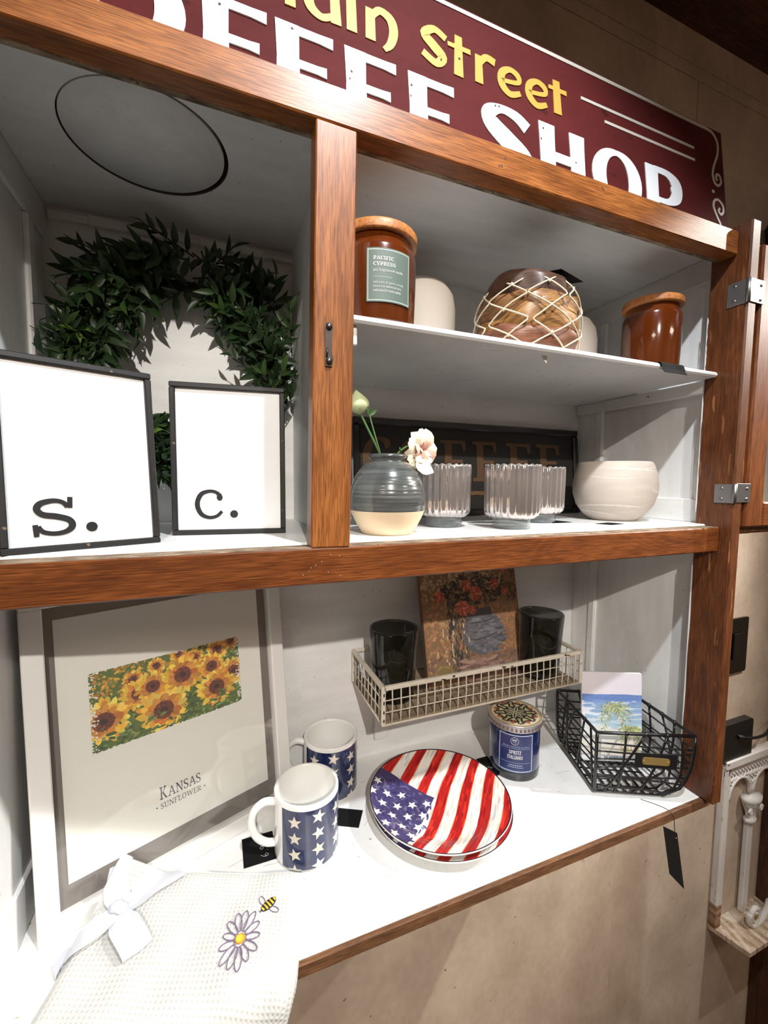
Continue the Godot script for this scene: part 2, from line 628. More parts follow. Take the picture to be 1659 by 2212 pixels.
# ---------------------------------------------------------------- lamps
func spotlight(at: Vector3, aim: Vector3, energy: float, cone: float, c: Color, label: String) -> void:
	var dir := (aim - at).normalized()
	var t := thing("unseen_ceiling_spotlight", label, "spotlight", at, Basis.looking_at(dir, Vector3(0, 0, 1)), "unseen spotlights on the shop ceiling")
	var st := begin()   # the can opens towards -z
	var xf := Transform3D(Basis(Vector3(1, 0, 0), -PI / 2), Vector3.ZERO)
	add_lathe(st, [Vector2(0.0, -0.09), Vector2(0.03, -0.088), Vector2(0.036, -0.08), Vector2(0.036, -0.08), Vector2(0.036, 0.012), Vector2(0.036, 0.012), Vector2(0.033, 0.012), Vector2(0.033, 0.012), Vector2(0.033, -0.02), Vector2(0.0, -0.024)], 24, null, xf)
	part("can", done(st), M.white, t)
	st = begin()
	add_lathe(st, [Vector2(0.0, 0.0), Vector2(0.031, 0.0), Vector2(0.031, -0.006), Vector2(0.0, -0.006)], 24, null, xf)
	part("lamp_face", done(st), glowing(c, 6.0), t)
	var up: Vector3 = t.basis.inverse() * Vector3(0, 1, 0)
	part("stem", tube([up * 0.03 + Vector3(0, 0, 0.05), up * 0.10 + Vector3(0, 0, 0.05)], 0.007, 8), M.white, t)
	var l := SpotLight3D.new()
	l.name = numbered("spot_light")
	add_child(l)
	l.position = at + dir * 0.03
	l.basis = Basis.looking_at(dir, Vector3(0, 0, 1))
	l.light_energy = energy
	l.light_color = c
	l.spot_angle = cone
	l.spot_angle_attenuation = 0.6
	l.spot_range = 8.0
	l.spot_attenuation = 2.0
	l.light_size = 0.016
	l.shadow_enabled = true

func fill_lamp(at: Vector3, energy: float) -> void:  # added fill lamp that raises the ambient light
	var side := "right" if at.x > 0.0 else "left"
	var t := thing("added_fill_panel", "added square fill light panel in the shop's %s half, behind the viewer" % side, "lamp", at)
	part("frame", box_mesh(Vector3(0, 0.012, 0), Vector3(0.64, 0.02, 0.64), 0.003), M.white, t)
	part("lamp_face", box_mesh(Vector3(0, -0.001, 0), Vector3(0.6, 0.004, 0.6), 0.0), glowing(Color(1.0, 0.94, 0.86), 1.6), t)
	var l := AreaLight3D.new()
	l.name = numbered("fill_area_light")
	add_child(l)
	l.position = at + Vector3(0, -0.01, 0)
	l.rotation_degrees = Vector3(-90, 0, 0)
	l.area_size = Vector2(0.6, 0.6)
	l.light_energy = energy
	l.light_color = Color(1.0, 0.94, 0.86)
	l.area_range = 9.0
	l.area_attenuation = 2.0
	l.shadow_enabled = true
# ---------------------------------------------------------------- the room and the cabinet
func build_room() -> void:
	# the wall behind the cabinet: sheets and a top board with open joints
	var wall := structure("wall_back", span(Vector3(-2.2, -1.75, WALL - 0.06), Vector3(2.6, 1.03, WALL - 0.004), 0.0), M.joint)
	for r in [[-2.2, -1.75, 2.6, 0.62], [-2.2, 0.62, 0.902, 0.931], [0.904, 0.62, 2.6, 0.931], [-2.2, 0.9325, 2.6, 0.958], [-2.2, 0.9592, 2.6, 1.03]]:
		part("panel", span(Vector3(r[0], r[1], WALL - 0.006), Vector3(r[2], r[3], WALL), 0.0), M.wall, wall)
	structure("ceiling", span(Vector3(-2.2, 1.024, WALL - 0.06), Vector3(2.6, 1.07, 3.0), 0.0), M.dark_wood)
	structure("floor", span(Vector3(-2.2, -1.79, WALL - 0.06), Vector3(2.6, -1.75, 3.0), 0.0), M.floor)
	structure("wall_front", span(Vector3(-2.2, -1.75, 2.94), Vector3(2.6, 1.03, 3.0), 0.0), M.wall)
	structure("wall_left", span(Vector3(-2.26, -1.75, WALL - 0.06), Vector3(-2.2, 1.03, 3.0), 0.0), M.wall)
	structure("wall_right", span(Vector3(2.6, -1.75, WALL - 0.06), Vector3(2.66, 1.03, 3.0), 0.0), M.wall)
	# a dark post of rough wood at the right end of the wall
	structure("trim_1", span(Vector3(1.352, -1.75, WALL), Vector3(1.47, 1.024, WALL + 0.03), 0.003), M.dark_wood)

func build_cabinet() -> void:
	var t := thing("display_cabinet", "old open wall cabinet with oak face frame and white painted inside", "cabinet")
	# face frame
	var st := begin()
	add_box(st, Vector3(0.13, 0.387, -0.0105), Vector3(0.895, 0.031, 0.021), 0.0012, Transform3D.IDENTITY, Vector2(0.36, 0.012))
	var rail := part("top_rail", done(st), M.oak_light, t)
	rail.set_meta("label", "oak top rail with worn lower edge")
	part("worn_edge", span(Vector3(-0.317, 0.3712, -0.0255), Vector3(0.577, 0.391, -0.019), 0.0008), M.raw, rail)
	for x in [0.128, 0.135, 0.131, 0.27, 0.268]:
		part("nail_hole", prism(disc_pts(Vector2(x + 0.06, 0.378 + rng.randf() * 0.018), 0.0009, 0.0014, 7), 0.0002), M.chip, rail)
	var mid := part("middle_rail", span(Vector3(-0.317, -0.0341, -0.021), Vector3(0.5779, 0.0, 0.0), 0.0014, Vector2(0.36, 0.055)), M.oak, t)
	part("worn_edge", span(Vector3(-0.317, -0.002, -0.0205), Vector3(0.5775, 0.0006, -0.0012), 0.0003), M.raw, mid)
	for i in 9:
		part("paint_fleck", prism(disc_pts(Vector2(rng.randf_range(-0.02, 0.03), rng.randf_range(-0.03, -0.002)), 0.0002, 0.0005, 6), 0.0001), M.white, mid)
	st = begin()
	var tilt := Transform3D(Basis(Vector3(0, 0, 1), deg_to_rad(-0.93)), Vector3(-0.006, 0.0, 0))
	add_box(st, Vector3(0.0185, 0.1858, -0.0105), Vector3(0.037, 0.3712, 0.021), 0.0012, tilt, Vector2(0.2, 0.01))
	var stile := part("stile", done(st), M.oak_light, t)
	# the catch on the stile
	var cp := PackedVector2Array()
	cp.append_array(PackedVector2Array([Vector2(-0.003, -0.019), Vector2(0.003, -0.019), Vector2(0.0042, -0.012), Vector2(0.0028, -0.006), Vector2(0.0028, 0.010), Vector2(0.0036, 0.015), Vector2(0.002, 0.0195), Vector2(-0.002, 0.0195), Vector2(-0.0036, 0.015), Vector2(-0.0032, 0.0), Vector2(-0.0034, -0.012)]))
	var plate := part("catch_plate", prism(cp, 0.0016, Transform3D(Basis.IDENTITY, Vector3(0.0105, 0.183, 0.0))), M.bronze, stile)
	plate.set_meta("label", "dark metal catch plate")
	for y in [0.1685, 0.1985]:
		st = begin()
		add_lathe(st, [Vector2(0.003, 0.0), Vector2(0.003, 0.0012), Vector2(0.0018, 0.0024), Vector2(0.0, 0.0026)], 12, null, Transform3D(Basis(Vector3(1, 0, 0), PI / 2), Vector3(0.0105, y, 0.0016)))
		part("screw", done(st), M.bronze, stile)
	part("catch_tongue", tube([Vector3(0.009, 0.180, 0.0016), Vector3(0.0085, 0.176, 0.004), Vector3(0.0085, 0.172, 0.0016)], 0.0008, 6), M.bronze, stile)
	# right post, standing proud of the rails
	part("post", span(Vector3(0.5779, LOW, -0.034), Vector3(0.597, 0.412, 0.0155), 0.002, Vector2(0.45, 0.05)), M.post, t)
	for h in [[0.5785, 0.004, -0.10], [0.5785, -0.004, -0.125], [0.5785, -0.010, -0.128], [0.5785, 0.0, -0.30], [0.5785, -0.003, -0.345]]:
		part("screw_hole", prism(disc_pts(Vector2(h[1], h[2]), 0.0016, 0.0022, 8), 0.0002, Transform3D(Basis(Vector3(0, 0, 1), Vector3(0, 1, 0), Vector3(-1, 0, 0)), Vector3(0.5779, 0, 0))), M.chip, t)
	# white paint brushed over the post's inner edge
	for seg in [[-0.40, -0.06, 0.0026], [0.02, 0.19, 0.0018], [0.225, 0.30, 0.0022]]:
		var pp := PackedVector2Array([Vector2(-0.034, seg[0]), Vector2(-0.034, seg[1])])
		var steps := 14
		for i in steps + 1:
			pp.append(Vector2(-0.034 + seg[2] * rng.randf_range(0.25, 1.0), lerpf(seg[1], seg[0], float(i) / steps)))
		part("paint_edge", prism(pp, 0.00015, Transform3D(Basis(Vector3(0, 0, 1), Vector3(0, 1, 0), Vector3(-1, 0, 0)), Vector3(0.5779, 0, 0))), M.shelf, t)
	part("post", span(Vector3(-0.337, LOW, -0.034), Vector3(-0.317, 0.412, 0.0155), 0.002, Vector2(0.1, 0.06)), M.post, t)
	# boards of the box
	part("back_panel", span(Vector3(-0.30, -0.012, BACK - 0.008), Vector3(0.61, CEIL + 0.004, BACK), 0.0), M.paint, t)
	part("back_panel", span(Vector3(-0.30, LOW - 0.014, BACK - 0.008), Vector3(0.61, -0.012, BACK), 0.0, Vector2(0.3, 0.2)), M.paint, t)
	part("top_board", span(Vector3(-0.33, CEIL + 0.006, BACK - 0.008), Vector3(0.61, CEIL + 0.0095, -0.012), 0.0), M.raw, t)
	ceiling_with_plug(t)
	part("compartment_floor", span(Vector3(-0.31, -0.014, BACK), Vector3(0.6, FLOOR2, -0.0195), 0.0012, Vector2(0.13, 0.4)), M.shelf, t)
	part("partition", span(Vector3(0.0235, FLOOR2, BACK), Vector3(0.0335, CEIL, -0.02), 0.0005, Vector2(0.05, 0.3)), M.paint, t)
	# side walls: boards with framing strips
	part("side_wall", span(Vector3(RIGHT + 0.004, LOW, BACK), Vector3(RIGHT + 0.012, CEIL, -0.02), 0.0, Vector2(0.2, 0.2)), M.paint, t)
	part("side_wall", span(Vector3(-0.300, -0.012, BACK), Vector3(-0.276, CEIL, -0.02), 0.0, Vector2(0.2, 0.5)), M.paint, t)
	part("side_wall", span(Vector3(-0.300, LOW, BACK), Vector3(-0.2815, -0.012, -0.02), 0.0, Vector2(0.1, 0.5)), M.paint, t)
	for r in [[FLOOR2, 0.0385, BACK, -0.034], [0.357, CEIL, BACK, -0.034], [0.0385, 0.357, BACK, -0.230], [0.0385, 0.357, -0.046, -0.034], [LOW, -0.014, BACK, -0.230], [LOW, -0.385, -0.23, -0.034]]:
		part("framing_strip", span(Vector3(RIGHT - 0.0005, r[0], r[2]), Vector3(RIGHT + 0.006, r[1], r[3]), 0.0012, Vector2(r[0] * 3.0, 0.1)), M.paint, t)
	for r in [[0.0385, 0.357], [LOW + 0.01, -0.014]]:
		part("panel_moulding", span(Vector3(RIGHT - 0.003, r[0], -0.2305), Vector3(RIGHT + 0.006, r[1], -0.2145), 0.0025, Vector2(0.0, 0.2)), M.shelf, t)
	part("cleat", span(Vector3(RIGHT - 0.0115, 0.1935, BACK + 0.002), Vector3(RIGHT, 0.2118, -0.023), 0.001, Vector2(0.2, 0.2)), M.paint, t)
	part("cleat", span(Vector3(0.0335, 0.1935, BACK + 0.002), Vector3(0.045, 0.2118, -0.023), 0.001, Vector2(0.3, 0.2)), M.paint, t)
	part("nail_hole", prism(disc_pts(Vector2(-0.12, 0.204), 0.0013, 0.0013, 8), 0.0003, Transform3D(Basis(Vector3(0, 0, 1), Vector3(0, 1, 0), Vector3(-1, 0, 0)), Vector3(RIGHT - 0.0115, 0, 0))), M.chip, t)
	# left wall strips
	for r in [[0.16, 0.352, -0.2305, -0.211], [FLOOR2, 0.16, -0.2305, -0.211]]:
		part("framing_strip", span(Vector3(-0.277, r[0], r[2]), Vector3(-0.2705, r[1], r[3]), 0.002, Vector2(0.1, r[0])), M.shelf, t)
	part("framing_strip", span(Vector3(-0.277, 0.352, BACK), Vector3(-0.271, CEIL, -0.03), 0.002, Vector2(0.4, 0.1)), M.paint, t)
	part("framing_strip", span(Vector3(-0.2825, LOW, BACK), Vector3(-0.2775, -0.352, -0.03), 0.002, Vector2(0.4, 0.3)), M.shelf, t)
	# broken trim along the back, under the ceiling
	st = begin()
	for k in 7:
		var x0 := -0.268 + k * 0.042
		var dy := 0.003 * sin(k * 1.7)
		add_box(st, Vector3(x0 + 0.021, 0.385 - 0.0045 + dy * 0.3, BACK + 0.004), Vector3(0.0425, 0.009 + dy, 0.008), 0.0012)
	part("back_trim", done(st), M.paint, t)
	# inner shelf
	var sh := part("inner_shelf", span(Vector3(0.0335, 0.2125, BACK), Vector3(0.5779, SHELF, -0.0146), 0.0022, Vector2(0.3, 0.1)), M.shelf, t)
	part("paint_chip", prism(PackedVector2Array([Vector2(0, 0), Vector2(0.0095, 0.001), Vector2(0.0085, -0.010), Vector2(0.002, -0.005)]), 0.0006, Transform3D(Basis.IDENTITY, Vector3(0.2755, 0.2135, -0.030))), M.white, sh)
	# lower shelf: painted board with a bare brown edge
	var low := part("lower_shelf", span(Vector3(-0.31, LOW - 0.014, BACK), Vector3(0.597, LOW, -0.004), 0.0006, Vector2(0.1, 0.1)), M.shelf, t)
	part("edge_strip", span(Vector3(-0.34, LOW - 0.0155, -0.004), Vector3(0.597, LOW - 0.0006, 0.0015), 0.0012, Vector2(0.2, 0.02)), M.edge, low)
	door(t)

# The ceiling board has a round hole with a loose plug: a thin dark gap runs round it.
func ceiling_with_plug(t: Node3D) -> void:
	var c := Vector2(-0.1409, -0.1209)
	var r := 0.0739
	var x0 := -0.30
	var x1 := 0.61
	var z0 := BACK
	var z1 := -0.019
	var st := begin()
	st.set_smooth_group(FLAT)
	var angs := []
	for i in 96:
		angs.append(TAU * i / 96.0)
	for q in [Vector2(x0, z0), Vector2(x1, z0), Vector2(x1, z1), Vector2(x0, z1)]:
		angs.append(fposmod((q - c).angle(), TAU))
	angs.sort()
	for i in angs.size():
		var a0: float = angs[i]
		var a1: float = angs[(i + 1) % angs.size()]
		var p := []
		for a in [a0, a1]:
			var dv := Vector2(cos(a), sin(a))
			var k := 1e9
			if dv.x > 1e-6: k = minf(k, (x1 - c.x) / dv.x)
			if dv.x < -1e-6: k = minf(k, (x0 - c.x) / dv.x)
			if dv.y > 1e-6: k = minf(k, (z1 - c.y) / dv.y)
			if dv.y < -1e-6: k = minf(k, (z0 - c.y) / dv.y)
			p.append(c + dv * r)
			p.append(c + dv * k)
		var P := [Vector3(p[0].x, CEIL, p[0].y), Vector3(p[1].x, CEIL, p[1].y), Vector3(p[3].x, CEIL, p[3].y), Vector3(p[2].x, CEIL, p[2].y)]
		quad_out(st, P, Vector3(0, -1, 0), [p[0], p[1], p[3], p[2]])
		var up := Vector3(0, 0.006, 0)
		quad_out(st, [P[0] + up, P[1] + up, P[2] + up, P[3] + up], Vector3(0, 1, 0), [p[0], p[1], p[3], p[2]])
	part("ceiling_board", done(st), M.paint, t)
	st = begin()
	add_lathe(st, [Vector2(0.0, 0.0), Vector2(0.0706, 0.0), Vector2(0.0711, 0.0005), Vector2(0.0711, 0.005), Vector2(0.0, 0.005)], 96, null, Transform3D(Basis(Vector3(1, 0, 0), 0.004), Vector3(c.x - 0.0013, CEIL + 0.0002, c.y + 0.0008)))
	part("ceiling_plug", done(st), M.paint, t)
	st = begin()
	add_lathe(st, [Vector2(r + 0.0002, 0.0003), Vector2(r, 0.0003), Vector2(r, 0.006), Vector2(r + 0.0002, 0.006)], 96, null, Transform3D(Basis.IDENTITY, Vector3(c.x, CEIL, c.y)))
	part("shaded_hole_edge", done(st), M.chip, t)  # dark colour stands in for shade inside the gap
	part("gap_shade_sheet", span(Vector3(c.x - 0.09, CEIL + 0.0058, c.y - 0.09), Vector3(c.x + 0.09, CEIL + 0.0062, c.y + 0.09), 0.0), M.black, t)  # added black sheet, painted shade behind the plug gap

# The glazed door, swung fully open at the right, with two butt hinges.
func door(t: Node3D) -> void:
	var d := part("door", span(Vector3(0.6005, -0.0105, -0.004), Vector3(0.645, 0.392, 0.004), 0.002, Vector2(0.25, 0.06)), M.post, t)
	part("door_stile", span(Vector3(0.6075, 0.0, 0.004), Vector3(0.648, 0.386, 0.015), 0.0025, Vector2(0.35, 0.01)), M.oak, d)
	part("door_rail", span(Vector3(0.6482, 0.0, 0.002), Vector3(1.02, 0.036, 0.015), 0.0025, Vector2(0.05, 0.03)), M.oak, d)
	part("door_rail", span(Vector3(0.6482, 0.35, 0.002), Vector3(1.02, 0.386, 0.015), 0.0025, Vector2(0.15, 0.08)), M.oak, d)
	part("door_lip", span(Vector3(0.6452, -0.0105, -0.004), Vector3(1.03, 0.012, 0.0018), 0.002, Vector2(0.3, 0.0)), M.post, d)
	part("door_lip", span(Vector3(0.6452, 0.376, -0.004), Vector3(1.03, 0.392, 0.0018), 0.002, Vector2(0.1, 0.1)), M.post, d)
	part("door_stile", span(Vector3(1.021, 0.0, -0.004), Vector3(1.06, 0.386, 0.015), 0.0025, Vector2(0.0, 0.05)), M.oak, d)
	part("door_pane", span(Vector3(0.6485, 0.036, 0.005), Vector3(1.021, 0.35, 0.008), 0.0), glass(Color(0.8, 0.85, 0.85), 0.06), d)
	for y in [[0.304, 0.335], [0.035, 0.0615]]:
		var h := part("hinge", span(Vector3(0.5765, y[0], -0.0095), Vector3(0.578, y[1], 0.0135), 0.0004), M.steel, t)
		h.set_meta("label", "worn steel butt hinge")
		part("leaf", span(Vector3(0.580, y[0] + 0.001, 0.0155), Vector3(0.6115, y[1] + 0.001, 0.0168), 0.0004), M.steel, h)
		part("knuckle", tube([Vector3(0.5772, y[0], 0.0160), Vector3(0.5772, y[1], 0.0160)], 0.0028, 10), M.steel, h)
		for q in [y[0] + 0.006, y[1] - 0.006]:
			for s in 2:
				var b := Basis(Vector3(0, 0, 1), PI / 2) if s == 0 else Basis(Vector3(1, 0, 0), PI / 2)
				var at := Vector3(0.5765, q, 0.0) if s == 0 else Vector3(0.603, q, 0.0168)
				var st := begin()
				add_lathe(st, [Vector2(0.0022, 0.0), Vector2(0.002, 0.0007), Vector2(0.0, 0.0010)], 10, null, Transform3D(b, at))
				part("screw", done(st), M.steel, h)
# ---------------------------------------------------------------- things in and on the cabinet
func build_sign() -> void:
	var t := thing("shop_sign", "long maroon metal sign with raised white and yellow lettering on the cabinet top", "sign", Vector3(0.6286, 0.4414, -0.045), lean(0.0, 6.888))
	part("plate", span(Vector3(-0.99, -0.0398, -0.004), Vector3(0.0, 0.146, 0.0), 0.0012), M.maroon, t)
	var k := Transform3D(Basis.from_scale(Vector3(0.001, 0.001, 1.0)), Vector3.ZERO)
	var big := {
		"H": [[[-11.5, -27, 12], [-11.5, 0, 11.2], [-11.5, 30, 11.4], [-11.5, 48, 12]], [[-58.5, -27, 12], [-58.5, 0, 11.2], [-58.5, 30, 11.4], [-58.5, 48, 12]], [[-50, 10, 6], [-20, 10, 6]]],
		"E": [[[10.5, -27, 11.5], [10.5, 10, 10.2], [10.5, 45, 11]], [[15, 40, 4.6], [40, 40, 4.6], [54, 39.6, 5.6]], [[15, 8, 4.2], [38, 8, 4.2], [47, 7.8, 5.2]], [[15, -22.5, 4.6], [42, -22.5, 4.6], [56, -22, 5.8]]],
		"F": [[[10.5, -27, 11.5], [10.5, 10, 10.2], [10.5, 45, 11]], [[15, 40, 4.6], [40, 40, 4.6], [54, 39.6, 5.6]], [[15, 8, 4.2], [38, 8, 4.2], [47, 7.8, 5.2]]],
		"P": [[[11.5, -27, 12.5], [11.5, 10, 11.4], [11.5, 49.5, 12]]],
	}
	for l in [["F", -717.0], ["F", -655.0], ["E", -589.0], ["E", -521.0], ["H", -281.0], ["P", -171.5]]:
		var st := begin()
		var xf := Transform3D(k.basis, Vector3(l[1] * 0.001, 0, 0))
		var lift := 0.0012
		for s in big[l[0]]:
			add_ribbon(st, s, 0.0, lift, xf)
			lift += 0.00006
		if l[0] == "P":
			add_ribbon(st, [[16, 45.5, 4.5], [41, 45, 5], [57, 36, 9.5], [60, 26, 11.5], [57, 14, 9.5], [41, 4.8, 4.4], [16, 4.3, 4]], 0.0, 0.00128, xf, false, 5)
		part("letter", done(st), M.letter_white, t)
	for l in [[-225.0, false], [-774.0, false], [-864.0, true]]:
		var st := begin()
		var pts := []
		for i in 40:
			var a := TAU * i / 40.0
			if l[1] and absf(wrapf(a, -PI, PI)) < 0.75:
				continue
			pts.append([cos(a) * 32.0, 11.0 + sin(a) * 34.5, 3.6 + 8.2 * pow(absf(cos(a)), 1.4)])
		if l[1]:
			pts.sort_custom(func(p, q): return fposmod(atan2(p[1] - 11.0, p[0]), TAU) < fposmod(atan2(q[1] - 11.0, q[0]), TAU))
		add_ribbon(st, pts, 0.0, 0.0012, Transform3D(k.basis, Vector3(l[0] * 0.001, 0, 0)), not l[1])
		part("letter", done(st), M.letter_white, t)
	var sS := begin()
	add_ribbon(sS, [[-369, 31, 8], [-384, 40.5, 6.5], [-405, 43.3, 5], [-421, 35, 9], [-419, 23, 11], [-397, 8, 12.5], [-375, -5, 11], [-373, -17, 8], [-390, -23.5, 4.5], [-410, -21, 5.5], [-427, -9, 8]], 0.0, 0.0012, k, false, 5)
	part("letter", done(sS), M.letter_white, t)
	# small yellow words
	var e1 := [[-402, 79, 2.6], [-379, 83.5, 2.8], [-379, 92, 4], [-390, 95.5, 3.4], [-401, 88, 4.6], [-402, 74.5, 5], [-391, 66, 4], [-376, 71.5, 3]]
	var e2 := []
	for p in e1: e2.append([p[0] + 39, p[1], p[2]])
	var small := [
		[[[-474, 98, 4], [-488, 103.5, 4], [-500, 94, 5], [-490, 85, 6], [-479, 75.5, 5.6], [-487, 66.2, 4.4], [-503, 73, 4]]],
		[[[-458, 108, 4.6], [-459.5, 62, 6]], [[-472, 94.5, 2.4], [-443, 95, 3]]],
		[[[-432.5, 96.5, 4.6], [-433, 64, 5.4]], [[-432, 86, 3], [-423, 97, 4], [-410.5, 95.5, 4.6]]],
		[e1], [e2],
		[[[-320.8, 108, 5.2], [-320.2, 66, 6]], [[-333, 96.8, 2.4], [-305, 96.6, 3]]],
		[[[-561, 95, 5], [-561.5, 62, 5.4]], [[-560, 86, 3], [-551, 96.5, 4], [-539, 92, 5.2], [-536, 79, 5], [-540, 65, 4], [-547, 57, 2.6]]],
		[[[-581, 98, 5], [-581, 62.5, 5.4]], [[-581, 104, 5], [-581, 112, 5]]],
		[[[-598, 97, 4.6], [-597, 62.5, 5.4]], [[-600, 92, 3], [-612, 96, 3.6], [-623, 86, 5], [-622, 71, 5], [-611, 64, 3.8], [-599, 70, 3]]],
		[[[-684, 62, 5], [-683, 112, 5]], [[-683, 110, 4.6], [-662, 72, 4.6]], [[-662, 72, 4.6], [-642, 110, 4.6]], [[-642, 112, 5], [-641, 62, 5]]],
	]
	for l in small:
		var st := begin()
		var lift := 0.0010
		for s in l:
			add_ribbon(st, s, 0.0, lift, k, false, 5 if s.size() > 2 else 0)
			lift += 0.00006
		part("small_letter", done(st), M.yellow, t)
	# border, rules and scrolls (the left end mirrors the right)
	for side in 2:
		var m := func(a: Array) -> Array:
			var o := []
			for p in a: o.append([p[0] if side == 0 else -990.0 - p[0], p[1]])
			return o
		var st := begin()
		add_ribbon(st, m.call([[-495, 140], [-60, 140.6], [-36, 140.8]]), 2.3, 0.0008, k)
		add_ribbon(st, m.call([[-36, 140.8], [-22, 138], [-12.5, 126], [-14, 108], [-24, 88], [-28, 74], [-25, 62], [-17, 59.5], [-10, 66], [-12, 75], [-18.5, 76], [-21, 70], [-18, 67]]), 1.9, 0.0008, k, false, 6)
		add_ribbon(st, m.call([[-29.4, 49.6], [-29.4, 45.2]]), 2.4, 0.0008, k)
		add_ribbon(st, m.call([[-12, -26], [-17, -1.4], [-24, 10], [-31, 24], [-28, 34], [-19, 37], [-10, 31], [-9, 22], [-15, 16], [-20, 20], [-17, 25]]), 1.9, 0.0008, k, false, 6)
		part("border", done(st), M.border, t)
		for r in [[-281, -67, 101], [-242, -67, 83]]:
			st = begin()
			add_ribbon(st, m.call([[r[0], r[2]], [r[1], r[2] + 0.8]]), 1.9, 0.0008, k)
			part("rule", done(st), M.border, t)
	# chipped paint on the letters
	for c in [[-703, 36], [-640, 40], [-585, 12], [-583, 20], [-518, 30], [-519, 18], [-345, 40], [-349, 26], [-296, 12], [-205, -6], [-413, 44], [-408, 45], [-458, 82], [-481, 72]]:
		part("chip", prism(disc_pts(Vector2(c[0], c[1]) * 0.001, 0.0006 + rng.randf() * 0.0006, 0.0014, 7, rng.randf() * 3.0), 0.00012, Transform3D(Basis.IDENTITY, Vector3(0, 0, 0.0014))), M.chip, t)

func leaf_mesh(l: float, w: float, curl: float, fold: float) -> ArrayMesh:
	var st := begin()
	st.set_smooth_group(0)
	var n := 5
	var mid := []
	var lf := []
	var rt := []
	for i in n + 1:
		var s := float(i) / n
		var ww := w * sin(PI * pow(s, 0.8)) * 0.5
		var y := l * s
		var z := -curl * l * s * s
		mid.append(Vector3(0, y, z))
		lf.append(Vector3(-ww, y, z + ww * fold))
		rt.append(Vector3(ww, y, z + ww * fold))
	for i in n:
		for e in [[lf, mid], [mid, rt]]:
			quad_out(st, [e[0][i], e[1][i], e[1][i + 1], e[0][i + 1]], Vector3(0, 0, 1), [Vector2(0, float(i) / n), Vector2(1, float(i) / n), Vector2(1, float(i + 1) / n), Vector2(0, float(i + 1) / n)])
	return done(st)

